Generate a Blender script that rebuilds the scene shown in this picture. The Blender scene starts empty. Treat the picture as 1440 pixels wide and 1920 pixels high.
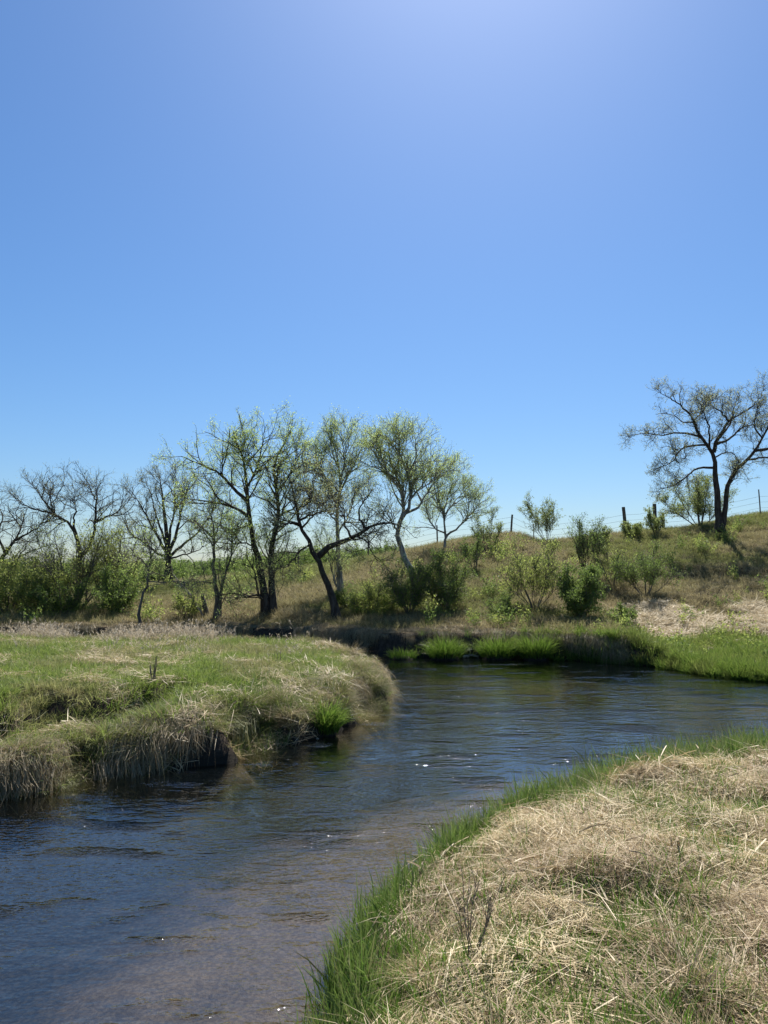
import bpy, math
import numpy as np
from mathutils import Vector

rng = np.random.default_rng(7)
scn = bpy.context.scene
COL = scn.collection

# ------------------------------------------------------------------ camera, sky, sun, exposure
FPX, CX, CY, EYE = 1400.0, 720.0, 960.0, 3.0
PITCH = math.atan(120.0 / FPX)
cam_d = bpy.data.cameras.new('camera')
cam = bpy.data.objects.new('camera', cam_d); COL.objects.link(cam)
cam.location = (0, 0, EYE)
cam.rotation_euler = (math.pi / 2 + PITCH, 0, 0)
cam_d.sensor_fit = 'VERTICAL'; cam_d.sensor_height = 36.0
cam_d.lens = FPX / 1920.0 * 36.0
cam_d.clip_start = 0.05; cam_d.clip_end = 3000.0
scn.camera = cam

SUN_EL, SUN_AZ = math.radians(53), math.radians(8.8)
world = bpy.data.worlds.new('World'); scn.world = world; world.use_nodes = True
wt = world.node_tree; wt.nodes.clear()
sky = wt.nodes.new('ShaderNodeTexSky'); sky.sky_type = 'NISHITA'; sky.sun_disc = False
sky.sun_elevation = SUN_EL; sky.sun_rotation = SUN_AZ
sky.altitude = 0; sky.air_density = 1.175; sky.dust_density = 0.615; sky.ozone_density = 10.0
bg = wt.nodes.new('ShaderNodeBackground'); bg.inputs['Strength'].default_value = 0.0695
wo = wt.nodes.new('ShaderNodeOutputWorld')
hsv = wt.nodes.new('ShaderNodeHueSaturation'); hsv.inputs['Saturation'].default_value = 1.09
wt.links.new(sky.outputs[0], hsv.inputs['Color']); wt.links.new(hsv.outputs[0], bg.inputs['Color']); wt.links.new(bg.outputs[0], wo.inputs['Surface'])

sun_d = bpy.data.lights.new('sun', 'SUN'); sun_d.energy = 5.0; sun_d.angle = math.radians(0.53)
sun_d.color = (1.0, 0.95, 0.87)
sun = bpy.data.objects.new('sun', sun_d); COL.objects.link(sun)
sv = Vector((math.sin(SUN_AZ) * math.cos(SUN_EL), math.cos(SUN_AZ) * math.cos(SUN_EL), math.sin(SUN_EL)))
sun.rotation_euler = (-sv).to_track_quat('-Z', 'Y').to_euler()

scn.view_settings.view_transform = 'Standard'; scn.view_settings.look = 'None'
scn.view_settings.exposure = 0.75; scn.view_settings.gamma = 1.0
scn.view_settings.use_curve_mapping = False
scn.render.engine = 'CYCLES'
scn.cycles.max_bounces = 8; scn.cycles.transparent_max_bounces = 8
scn.cycles.diffuse_bounces = 3; scn.cycles.glossy_bounces = 2; scn.cycles.transmission_bounces = 4
scn.cycles.use_denoising = True
scn.cycles.use_adaptive_sampling = True; scn.cycles.adaptive_threshold = 0.02
scn.cycles.sample_clamp_indirect = 6.0
scn.cycles.caustics_reflective = False; scn.cycles.caustics_refractive = False

CP, SP = math.cos(PITCH), math.sin(PITCH)
def ray(px, py):
    u = (px - CX) / FPX; v = (CY - py) / FPX
    return np.array([u, CP - v * SP, SP + v * CP])          # camera ray of a photo pixel
def at(px, py, Y):
    d = ray(px, py); k = Y / d[1]
    return np.array([d[0] * k, Y, EYE + d[2] * k])

# ------------------------------------------------------------------ numeric noise and mesh helpers
_lat = np.random.default_rng(3).random((256, 256))
def vnoise(x, y):
    xi = np.floor(x).astype(int); yi = np.floor(y).astype(int)
    fx = x - xi; fy = y - yi
    fx = fx * fx * (3 - 2 * fx); fy = fy * fy * (3 - 2 * fy)
    a = _lat[xi % 256, yi % 256]; b = _lat[(xi + 1) % 256, yi % 256]
    c = _lat[xi % 256, (yi + 1) % 256]; d = _lat[(xi + 1) % 256, (yi + 1) % 256]
    return (a * (1 - fx) + b * fx) * (1 - fy) + (c * (1 - fx) + d * fx) * fy
def fbm(x, y, o=4):
    s = 0; a = 0.5
    for i in range(o):
        s = s + a * vnoise(x * 2 ** i + 17.3 * i, y * 2 ** i + 5.1 * i); a *= 0.5
    return s / (1 - 0.5 ** o)
def sstep(a, b, x):
    t = np.clip((x - a) / (b - a), 0, 1); return t * t * (3 - 2 * t)
def unit(v):
    return v / np.maximum(np.linalg.norm(v, axis=-1, keepdims=True), 1e-9)

def mesh_np(name, verts, faces, smooth=False, attrs=None):
    verts = np.asarray(verts, np.float32).reshape(-1, 3); faces = np.asarray(faces, np.int32)
    me = bpy.data.meshes.new(name)
    n, k = faces.shape
    me.vertices.add(len(verts)); me.vertices.foreach_set('co', verts.ravel())
    me.loops.add(n * k); me.loops.foreach_set('vertex_index', faces.ravel())
    me.polygons.add(n)
    me.polygons.foreach_set('loop_start', np.arange(0, n * k, k, dtype=np.int32))
    me.polygons.foreach_set('loop_total', np.full(n, k, np.int32))
    me.polygons.foreach_set('use_smooth', np.full(n, smooth, bool))
    for an, av in (attrs or {}).items():
        a = me.attributes.new(an, 'FLOAT', 'POINT'); a.data.foreach_set('value', np.asarray(av, np.float32))
    me.update(); me.validate()
    return me
def link(name, me, mat=None, parent=None, loc=(0, 0, 0), kind=None, label=None, cat=None, group=None):
    o = bpy.data.objects.new(name, me); COL.objects.link(o); o.location = loc
    if mat and me: me.materials.append(mat)
    if parent: o.parent = parent
    if kind: o['kind'] = kind
    if label: o['label'] = label
    if cat: o['category'] = cat
    if group: o['group'] = group
    return o
def tubes(P, R, n=6):
    """P (N,K,3) polylines, R (N,K) radii -> verts, quads"""
    P = np.asarray(P, float); R = np.asarray(R, float)
    N, K, _ = P.shape
    T = np.empty_like(P); T[:, 1:-1] = P[:, 2:] - P[:, :-2]; T[:, 0] = P[:, 1] - P[:, 0]; T[:, -1] = P[:, -1] - P[:, -2]
    T = unit(T)
    ref = np.where(np.abs(T[:, :1, 0:1]) < 0.8, np.array([1., 0, 0]), np.array([0, 1., 0]))
    ref = np.broadcast_to(ref, P.shape)
    U = unit(np.cross(T, ref)); W = np.cross(T, U)
    a = np.arange(n) * 2 * math.pi / n
    V = P[:, :, None] + R[:, :, None, None] * (np.cos(a)[None, None, :, None] * U[:, :, None] + np.sin(a)[None, None, :, None] * W[:, :, None])
    idx = np.arange(N * K * n).reshape(N, K, n)
    A = idx[:, :-1]; B = idx[:, 1:]
    F = np.stack([A, np.roll(A, -1, 2), np.roll(B, -1, 2), B], -1).reshape(-1, 4)
    return V.reshape(-1, 3), F
def join(parts):
    vs, fs, o = [], [], 0
    for v, f in parts:
        vs.append(v); fs.append(f + o); o += len(v)
    return np.concatenate(vs), np.concatenate(fs)
def resample(pts, K):
    pts = np.asarray(pts, float)
    # Catmull-Rom through the points, then even spacing
    q = np.vstack([2 * pts[0] - pts[1], pts, 2 * pts[-1] - pts[-2]])
    out = []
    for i in range(1, len(q) - 2):
        t = np.linspace(0, 1, 9)[:-1, None]
        p0, p1, p2, p3 = q[i - 1], q[i], q[i + 1], q[i + 2]
        out.append(0.5 * (2 * p1 + (p2 - p0) * t + (2 * p0 - 5 * p1 + 4 * p2 - p3) * t ** 2 + (3 * p1 - p0 - 3 * p2 + p3) * t ** 3))
    c = np.vstack(out + [pts[-1:]])
    d = np.r_[0, np.cumsum(np.linalg.norm(np.diff(c, axis=0), axis=1))]
    s = np.linspace(0, d[-1], K)
    return np.stack([np.interp(s, d, c[:, j]) for j in range(3)], 1)

# ------------------------------------------------------------------ materials
def nmat(name):
    m = bpy.data.materials.new(name); m.use_nodes = True
    nt = m.node_tree; nt.nodes.clear()
    out = nt.nodes.new('ShaderNodeOutputMaterial')
    return m, nt, out
def mixc(nt, fac, a, b):
    n = nt.nodes.new('ShaderNodeMix'); n.data_type = 'RGBA'
    for sock, v in ((0, fac), (6, a), (7, b)):
        if isinstance(v, (tuple, list)): n.inputs[sock].default_value = (*v, 1)
        elif isinstance(v, (int, float)): n.inputs[sock].default_value = v
        else: nt.links.new(v, n.inputs[sock])
    return n.outputs[2]
def attr(nt, name, typ='GEOMETRY'):
    n = nt.nodes.new('ShaderNodeAttribute'); n.attribute_name = name; n.attribute_type = typ
    return n.outputs['Fac']
def math_n(nt, op, a, b=None, clamp=False):
    n = nt.nodes.new('ShaderNodeMath'); n.operation = op; n.use_clamp = clamp
    for i, v in enumerate((a, b)):
        if v is None: continue
        if isinstance(v, (int, float)): n.inputs[i].default_value = v
        else: nt.links.new(v, n.inputs[i])
    return n.outputs[0]
def ramp(nt, fac, lo, hi):
    n = nt.nodes.new('ShaderNodeMapRange'); n.inputs[1].default_value = lo; n.inputs[2].default_value = hi
    n.interpolation_type = 'SMOOTHSTEP'
    nt.links.new(fac, n.inputs[0]); return n.outputs[0]
def noise(nt, scale, detail=4, vec=None, rough=0.55, dist=0.0):
    n = nt.nodes.new('ShaderNodeTexNoise'); n.inputs['Scale'].default_value = scale
    n.inputs['Detail'].default_value = detail; n.inputs['Roughness'].default_value = rough
    n.inputs['Distortion'].default_value = dist
    if vec is not None: nt.links.new(vec, n.inputs['Vector'])
    return n.outputs['Fac']
def geo_pos(nt):
    return nt.nodes.new('ShaderNodeNewGeometry').outputs['Position']
def mapped(nt, vec, scale, rot=(0, 0, 0)):
    n = nt.nodes.new('ShaderNodeMapping'); n.inputs['Scale'].default_value = scale; n.inputs['Rotation'].default_value = rot
    nt.links.new(vec, n.inputs['Vector']); return n.outputs[0]

def leaf_mat(name, c1, c2, tip=None, transl=0.45, rough=0.5, alt=None, spec=0.3):
    """thin leaf or blade: c1..c2 by blade, tip colour along the blade, alt = other colour by clump (instance attribute tint)"""
    m, nt, out = nmat(name)
    col = mixc(nt, attr(nt, 'rnd'), c1, c2)
    if tip: col = mixc(nt, ramp(nt, attr(nt, 'along'), 0.45, 1.0), col, tip)
    if alt:
        col2 = mixc(nt, attr(nt, 'rnd'), alt[0], alt[1])
        col = mixc(nt, attr(nt, 'tint', 'INSTANCER'), col, col2)
    pb = nt.nodes.new('ShaderNodeBsdfPrincipled'); nt.links.new(col, pb.inputs['Base Color'])
    pb.inputs['Roughness'].default_value = rough; pb.inputs['Specular IOR Level'].default_value = spec
    tr = nt.nodes.new('ShaderNodeBsdfTranslucent'); nt.links.new(col, tr.inputs['Color'])
    mx = nt.nodes.new('ShaderNodeMixShader'); mx.inputs[0].default_value = transl
    nt.links.new(pb.outputs[0], mx.inputs[1]); nt.links.new(tr.outputs[0], mx.inputs[2])
    nt.links.new(mx.outputs[0], out.inputs['Surface'])
    return m
def bark_mat(name, c1, c2, scale=9.0):
    m, nt, out = nmat(name)
    tc = nt.nodes.new('ShaderNodeTexCoord').outputs['Object']
    v = mapped(nt, tc, (scale, scale, scale * 0.22))
    n1 = noise(nt, 1.0, 6, v, 0.65); n2 = noise(nt, 2.2, 3, tc)
    col = mixc(nt, ramp(nt, n1, 0.35, 0.68), c1, c2)
    col = mixc(nt, ramp(nt, n2, 0.58, 0.75), col, (c2[0] * 0.9, c2[1] * 1.1, c2[2] * 0.8))
    pb = nt.nodes.new('ShaderNodeBsdfPrincipled'); nt.links.new(col, pb.inputs['Base Color'])
    pb.inputs['Roughness'].default_value = 0.9; pb.inputs['Specular IOR Level'].default_value = 0.15
    bp = nt.nodes.new('ShaderNodeBump'); bp.inputs['Strength'].default_value = 0.8; bp.inputs['Distance'].default_value = 0.03
    nt.links.new(n1, bp.inputs['Height']); nt.links.new(bp.outputs[0], pb.inputs['Normal'])
    nt.links.new(pb.outputs[0], out.inputs['Surface'])
    return m

M = {}
M['bark_oak'] = bark_mat('bark_oak', (0.035, 0.028, 0.023), (0.10, 0.085, 0.070))
M['bark_grey'] = bark_mat('bark_grey', (0.08, 0.07, 0.058), (0.20, 0.18, 0.15))
M['bark_pale'] = bark_mat('bark_pale', (0.13, 0.12, 0.10), (0.42, 0.40, 0.35), 6.0)
M['twig_light'] = bark_mat('twig_light', (0.12, 0.105, 0.08), (0.27, 0.24, 0.18))
M['twig_oak'] = bark_mat('twig_oak', (0.06, 0.052, 0.043), (0.16, 0.14, 0.115))
M['bark_dead'] = bark_mat('bark_dead', (0.20, 0.18, 0.15), (0.42, 0.39, 0.34))
M['bark_wet'] = bark_mat('bark_wet', (0.015, 0.013, 0.011), (0.045, 0.038, 0.03))
M['post_wood'] = bark_mat('post_wood', (0.09, 0.075, 0.06), (0.20, 0.17, 0.14), 14.0)
M['leaf_oak'] = leaf_mat('leaf_oak', (0.24, 0.28, 0.12), (0.42, 0.44, 0.22), transl=0.62)
M['leaf_elm'] = leaf_mat('leaf_elm', (0.30, 0.43, 0.11), (0.52, 0.62, 0.21), transl=0.7)
M['leaf_aspen'] = leaf_mat('leaf_aspen', (0.32, 0.44, 0.13), (0.54, 0.63, 0.25), transl=0.7)
M['leaf_willow'] = leaf_mat('leaf_willow', (0.20, 0.255, 0.055), (0.38, 0.43, 0.125), transl=0.68)
M['leaf_shrub'] = leaf_mat('leaf_shrub', (0.10, 0.16, 0.035), (0.23, 0.31, 0.08), transl=0.6)
M['leaf_ridge'] = leaf_mat('leaf_ridge', (0.18, 0.24, 0.07), (0.32, 0.37, 0.13), transl=0.58)
M['green_blade'] = leaf_mat('green_blade', (0.055, 0.13, 0.015), (0.14, 0.25, 0.035), tip=(0.18, 0.27, 0.05), transl=0.45, rough=0.4)
M['edge_blade'] = leaf_mat('edge_blade', (0.055, 0.115, 0.018), (0.15, 0.24, 0.045), tip=(0.20, 0.27, 0.075), transl=0.42, rough=0.38, alt=((0.16, 0.15, 0.06), (0.38, 0.33, 0.17)))
M['meadow_blade'] = leaf_mat('meadow_blade', (0.10, 0.165, 0.022), (0.22, 0.31, 0.055), tip=(0.28, 0.34, 0.095), transl=0.5,
                             alt=((0.24, 0.21, 0.10), (0.42, 0.36, 0.20)))
M['straw'] = leaf_mat('straw', (0.34, 0.25, 0.12), (0.84, 0.71, 0.45), transl=0.25, rough=0.5, alt=((0.15, 0.10, 0.055), (0.50, 0.37, 0.22)))
M['drape'] = leaf_mat('drape', (0.22, 0.17, 0.10), (0.52, 0.43, 0.27), transl=0.35, rough=0.6, alt=((0.12, 0.15, 0.04), (0.25, 0.26, 0.09)))
M['hill_blade'] = leaf_mat('hill_blade', (0.18, 0.155, 0.075), (0.44, 0.38, 0.215), transl=0.48, rough=0.6, alt=((0.13, 0.155, 0.045), (0.27, 0.29, 0.10)))
M['reed'] = leaf_mat('reed', (0.36, 0.30, 0.21), (0.60, 0.53, 0.41), transl=0.4, rough=0.6)
M['sedge'] = leaf_mat('sedge', (0.05, 0.115, 0.014), (0.15, 0.25, 0.035), tip=(0.22, 0.29, 0.06), transl=0.5, rough=0.42, alt=((0.11, 0.15, 0.03), (0.30, 0.29, 0.11)))
M['dead_stem'] = bark_mat('dead_stem', (0.10, 0.085, 0.07), (0.24, 0.205, 0.165), 30.0)

# ground: thatch and soil on land, sand and depth-darkened mud under the water
m, nt, out = nmat('ground_soil'); M['ground'] = m
pos = geo_pos(nt); sx = nt.nodes.new('ShaderNodeSeparateXYZ'); nt.links.new(pos, sx.inputs[0])
n1 = noise(nt, 0.9, 6, pos); n2 = noise(nt, 9.0, 5, pos, 0.7); n3 = noise(nt, 38.0, 3, pos, 0.7)
land = mixc(nt, ramp(nt, n1, 0.35, 0.65), (0.15, 0.115, 0.065), (0.11, 0.105, 0.04))
land = mixc(nt, ramp(nt, n2, 0.35, 0.65), land, (0.055, 0.042, 0.026))
land = mixc(nt, math_n(nt, 'MULTIPLY', n3, 0.45), land, (0.20, 0.155, 0.09))
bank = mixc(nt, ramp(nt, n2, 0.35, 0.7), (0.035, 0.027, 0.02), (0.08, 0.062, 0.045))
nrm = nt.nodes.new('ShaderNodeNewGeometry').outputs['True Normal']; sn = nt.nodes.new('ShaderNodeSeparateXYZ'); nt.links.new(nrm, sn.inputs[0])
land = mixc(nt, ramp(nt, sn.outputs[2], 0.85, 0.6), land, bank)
land = mixc(nt, ramp(nt, sx.outputs[2], 0.22, 0.08), land, (0.03, 0.026, 0.02))
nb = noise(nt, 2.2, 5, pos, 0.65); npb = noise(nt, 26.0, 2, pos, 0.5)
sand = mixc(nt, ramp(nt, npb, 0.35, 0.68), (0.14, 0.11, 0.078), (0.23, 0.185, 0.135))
mud_dimmed = mixc(nt, ramp(nt, npb, 0.4, 0.65), (0.016, 0.018, 0.014), (0.045, 0.045, 0.036))
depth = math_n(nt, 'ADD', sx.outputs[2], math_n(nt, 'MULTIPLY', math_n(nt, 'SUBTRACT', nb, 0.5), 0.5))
bed = mixc(nt, ramp(nt, depth, -0.06, -0.42), sand, mud_dimmed)  # sand to mud with depth; the water's light absorption is put into the colour
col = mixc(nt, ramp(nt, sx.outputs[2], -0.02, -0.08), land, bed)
pb = nt.nodes.new('ShaderNodeBsdfPrincipled'); nt.links.new(col, pb.inputs['Base Color'])
pb.inputs['Roughness'].default_value = 0.95; pb.inputs['Specular IOR Level'].default_value = 0.1
bp = nt.nodes.new('ShaderNodeBump'); bp.inputs['Strength'].default_value = 0.7; bp.inputs['Distance'].default_value = 0.05
nt.links.new(math_n(nt, 'ADD', n2, math_n(nt, 'MULTIPLY', n3, 0.5)), bp.inputs['Height']); nt.links.new(bp.outputs[0], pb.inputs['Normal'])
nt.links.new(pb.outputs[0], out.inputs['Surface'])

# water: clear brown stream, fresnel mirror over see-through bed
m, nt, out = nmat('stream_water'); M['water'] = m
pos = geo_pos(nt)
flow = mapped(nt, pos, (1.0, 1.7, 1.0), (0, 0, math.radians(-18)))
w1 = noise(nt, 1.1, 2, flow, 0.45, 0.5); w2 = noise(nt, 4.2, 2, flow, 0.45, 0.5); w3 = noise(nt, 12.0, 1, flow, 0.4, 0.3)
patch = ramp(nt, noise(nt, 0.33, 3, pos), 0.36, 0.62)
h = math_n(nt, 'ADD', math_n(nt, 'MULTIPLY', w1, 0.019), math_n(nt, 'MULTIPLY', w2, 0.0085))
h = math_n(nt, 'ADD', h, math_n(nt, 'MULTIPLY', math_n(nt, 'MULTIPLY', w3, 0.0080), math_n(nt, 'ADD', math_n(nt, 'MULTIPLY', patch, 0.85), 0.15)))
riff = ramp(nt, noise(nt, 1.0, 3, mapped(nt, pos, (0.6, 1.6, 1.0), (0, 0, math.radians(-30))), 0.6), 0.53, 0.68)     # small patches of broken water
w4 = noise(nt, 17.0, 1, flow, 0.4, 0.2)
h = math_n(nt, 'ADD', h, math_n(nt, 'MULTIPLY', math_n(nt, 'MULTIPLY', w4, 0.032), riff))
bp = nt.nodes.new('ShaderNodeBump'); bp.inputs['Strength'].default_value = 1.0; bp.inputs['Distance'].default_value = 1.0
nt.links.new(h, bp.inputs['Height'])
dt = nt.nodes.new('ShaderNodeVectorMath'); dt.operation = 'DOT_PRODUCT'; nt.links.new(bp.outputs[0], dt.inputs[0]); nt.links.new(nt.nodes.new('ShaderNodeNewGeometry').outputs['Incoming'], dt.inputs[1])
cosi = math_n(nt, 'ABSOLUTE', dt.outputs['Value'])                     # Schlick's mirror share, the same from above and below
fres = math_n(nt, 'ADD', math_n(nt, 'MULTIPLY', math_n(nt, 'POWER', math_n(nt, 'SUBTRACT', 1.0, cosi, True), 5.0), 0.86), 0.14)
gl = nt.nodes.new('ShaderNodeBsdfGlossy'); gl.inputs['Roughness'].default_value = 0.02; nt.links.new(bp.outputs[0], gl.inputs['Normal'])
tp = nt.nodes.new('ShaderNodeBsdfTransparent'); tp.inputs['Color'].default_value = (0.72, 0.70, 0.62, 1)
mx = nt.nodes.new('ShaderNodeMixShader'); nt.links.new(fres, mx.inputs[0])
nt.links.new(tp.outputs[0], mx.inputs[1]); nt.links.new(gl.outputs[0], mx.inputs[2])
nt.links.new(mx.outputs[0], out.inputs['Surface'])

# ------------------------------------------------------------------ terrain
NEAR = [(-3.4, -6), (-2.0, -1.5), (-1.2, 1.5), (-0.75, 3.5), (-0.50, 4.7), (-0.40, 5.5), (-0.24, 6.4), (0.15, 7.4), (0.6, 8.3),
        (1.5, 9.3), (2.6, 10.2), (4.1, 11.1), (5.7, 11.9), (7.5, 12.5), (11, 12.8), (18, 12.6), (45, 11)]
FAR = [(45, 17), (22, 18.6), (14, 20), (11.2, 21.3), (10, 22.7), (9, 25.2), (6.7, 27.0), (3.65, 28.0), (1.5, 28.1), (-0.2, 28.2), (-2.5, 29.6),
       (-5, 30.6), (-9, 31.3), (-14, 31.5), (-22, 31), (-45, 30)]
LEFT = [(-45, 26), (-22, 27), (-14, 27.3), (-8, 27), (-4, 26.2), (-1.6, 24.5), (-0.45, 22.4), (0.12, 20), (0.08, 17.6), (-0.32, 16.1),
        (-1.1, 14.9), (-1.55, 13.9), (-2.1, 13.1), (-2.7, 12.4), (-4.2, 11.3), (-5.3, 10.2), (-7.5, 8.6), (-11, 6.5), (-20, 2), (-45, -8)]
RIV = np.array(NEAR + FAR + LEFT + [(-45, -20)], float)
TAG = np.array([0] * len(NEAR) + [1] * len(FAR) + [2] * len(LEFT) + [0])
def river(x, y):
    """signed distance to the waterline (positive on land) and which bank is nearest"""
    x = np.asarray(x, float).ravel(); y = np.asarray(y, float).ravel()
    best = np.full(x.shape, 1e9); tag = np.zeros(x.shape, int); inside = np.zeros(x.shape, bool)
    n = len(RIV)
    for i in range(n):
        a = RIV[i]; b = RIV[(i + 1) % n]; ab = b - a
        t = np.clip(((x - a[0]) * ab[0] + (y - a[1]) * ab[1]) / (ab @ ab), 0, 1)
        d = np.hypot(x - a[0] - t * ab[0], y - a[1] - t * ab[1])
        same = TAG[i] == TAG[(i + 1) % n]
        m_ = d < best; best = np.where(m_, d, best)
        if same: tag = np.where(m_, TAG[i], tag)
        c = (a[1] > y) != (b[1] > y)
        xx = a[0] + (y - a[1]) * ab[0] / (ab[1] if ab[1] != 0 else 1e-9)
        inside ^= c & (x < xx)
    return np.where(inside, -best, best), tag

RX = np.array([-60, -30, -16, -7.3, -2.7, 2.7, 6.2, 9.6, 14.7, 19.9, 24.7, 34, 60.])
RZ = np.array([1.9, 1.9, 2.2, 3.15, 3.8, 4.75, 5.45, 5.8, 6.45, 6.85, 7.75, 8.6, 9.0])
RB = np.array([36, 36, 35, 33.2, 32, 31.0, 30.6, 30.0, 28.0, 26.5, 26, 26, 26.])
MOUNDS = [(3.1, 8.5, 0.75, 0.45, 0.20), (5.0, 8.9, 0.8, 0.5, 0.16), (3.9, 6.6, 0.8, 0.3, 0.10), (1.5, 6.1, 0.9, 0.35, 0.09), (0.55, 4.6, 0.35, 0.5, 0.08)]
def height(x, y):
    shp = np.shape(x)
    x = np.asarray(x, float).ravel(); y = np.asarray(y, float).ravel()
    wob = (fbm(x * 1.3 + 40, y * 1.3 + 9, 3) - 0.5)
    s, tag = river(x, y)
    s = s + wob * np.where(tag == 2, 1.0, 0.3) * sstep(0.0, 4.0, y)
    s = s - np.where(tag == 2, 1.5, 0.0) * np.abs(fbm(x * 0.75 + 23, y * 0.75 + 61, 2) - 0.5) * sstep(24, 21, y)      # bays and knobs of the meadow edge
    p = np.maximum(s, 0)
    r1 = fbm(x * 0.5 + 3, y * 0.5 + 8, 4) - 0.5; r2 = fbm(x * 2.3 + 11, y * 2.3 + 2, 4) - 0.5; r3 = fbm(x * 7 + 1, y * 7 + 6, 3) - 0.5
    # near bank
    zn = 0.34 * sstep(0, 0.45, p) + 0.28 * sstep(0.4, 1.6, p) + 0.45 * sstep(1.5, 7, p) + (0.26 * r2 + 0.15 * r3) * sstep(0.2, 0.8, p)
    for mx_, my_, ax, ay, hz in MOUNDS:
        zn = zn + hz * np.exp(-((x - mx_) / ax) ** 2 - ((y - my_) / ay) ** 2)
    # meadow on the left
    steep = 0.50 * sstep(0.0, 0.22, p) + 0.22 * sstep(0.15, 0.7, p) + 0.18 * sstep(0.5, 2.2, p)
    slump = 0.46 * sstep(0.02, 0.3, p) - 0.20 * sstep(0.9, 1.5, p) + 0.64 * sstep(1.6, 2.5, p)
    w = sstep(-3.3, -4.4, x) * sstep(16, 13, y)
    zl = steep * (1 - w) + slump * w + (0.28 * r1 + 0.20 * r2 + 0.06 * r3) * sstep(0.2, 1.0, p)
    # far side: cut bank left of the sedge, low shelf right of it
    cut = 0.86 * sstep(0.0, 0.36, p) + 0.32 * sstep(0.4, 3.0, p)
    shelf = 0.12 * sstep(0, 0.4, p) + 0.25 * sstep(0.5, 5.0, p)
    w2 = sstep(8.3, 10.3, x)
    zf = cut * (1 - w2) + shelf * w2 + (0.22 * r2) * sstep(0.3, 1.2, p)
    yr = 48.0; zr = np.interp(x, RX, RZ); yb = np.interp(x, RX, RB)
    t = (y - yb) / (yr - yb)
    k = np.clip(t, 0, 1); prof = 0.86 * k + 0.14 * np.sin(k * math.pi / 2) ** 1.0
    lift = np.maximum(zr - 1.15, 0) * prof + 0.55 * np.exp(-((t - 0.42) / 0.16) ** 2) * sstep(9, 13, x) * r1 * 2
    lift = lift - 0.012 * np.maximum(y - yr, 0) * sstep(yr, yr + 4, y)
    zf = zf + lift + 0.22 * r1 * sstep(2, 8, p)
    far = 1.6 * np.exp(-((y - 84) / 17.0) ** 2) * sstep(4, -8, x) * (0.85 + 0.3 * fbm(x * 0.06, y * 0.06 + 4, 2))
    zf = zf + far * sstep(50, 60, y)
    zf = zf + 0.3 * sstep(120, 400, y) * 0
    z = np.where(tag == 0, zn, np.where(tag == 2, zl, zf))
    q = np.maximum(-s, 0)
    bed = -(0.10 * sstep(0, 0.25, q) + np.where(tag == 0, 0.34 * sstep(0.4, 3.4, q), 0.46 * sstep(0.0, 0.7, q))) - 0.10 * r2 * sstep(0.1, 0.8, q)
    z = np.where(s < 0, bed, z)
    return z.reshape(shp)
def spaced(*segs):
    out = []
    for a, b, st in segs: out.append(np.arange(a, b, st))
    return np.concatenate(out)
xs = np.r_[-900, -600, -400, -280, -200, -150, spaced((-120, -60, 8), (-60, -26, 2), (-26, -12, 0.6), (-12, 12, 0.13), (12, 30, 0.5), (30, 60, 2), (60, 120, 8)), 120, 150, 200, 280, 400, 600, 900]
ys = np.r_[-300, -150, -80, spaced((-40, -8, 4), (-8, 1, 0.6), (1, 9, 0.12), (9, 33, 0.13), (33, 52, 0.4), (52, 110, 2)), 110, 130, 160, 200, 260, 350, 500, 700, 1000, 1500]
GX, GY = np.meshgrid(xs, ys)
GZ = height(GX, GY)
nx, ny = len(xs), len(ys)
ii = np.arange(nx * ny).reshape(ny, nx)
F = np.stack([ii[:-1, :-1], ii[:-1, 1:], ii[1:, 1:], ii[1:, :-1]], -1).reshape(-1, 4)
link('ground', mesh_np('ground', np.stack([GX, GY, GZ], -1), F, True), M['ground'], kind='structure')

wx = np.r_[-45, -30, -20, np.arange(-14, 16, 0.4), 16, 22, 30, 45]; wy = np.arange(-16, 34, 0.4)
WX, WY = np.meshgrid(wx, wy); jj = np.arange(WX.size).reshape(WX.shape)
F = np.stack([jj[:-1, :-1], jj[:-1, 1:], jj[1:, 1:], jj[1:, :-1]], -1).reshape(-1, 4)
link('stream_water', mesh_np('stream_water', np.stack([WX, WY, 0 * WX], -1), F, True), M['water'], kind='structure')

def hit(px, py, y0=3.0, y1=140.0):
    """where the sight line of a photo pixel meets the ground: the base point of what stands there"""
    d = ray(px, py); yy = np.arange(y0, y1, 0.05); k = yy / d[1]
    X = d[0] * k; Z = EYE + d[2] * k; H = height(X, yy)
    b = np.nonzero(Z <= H)[0]
    i = b[0] if len(b) else len(yy) - 1
    return np.array([X[i], yy[i], H[i]])
def on_ground(px, Y):
    x = (px - CX) / FPX * Y / CP
    return np.array([x, Y, float(height(np.array([x]), np.array([Y]))[0])])

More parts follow.
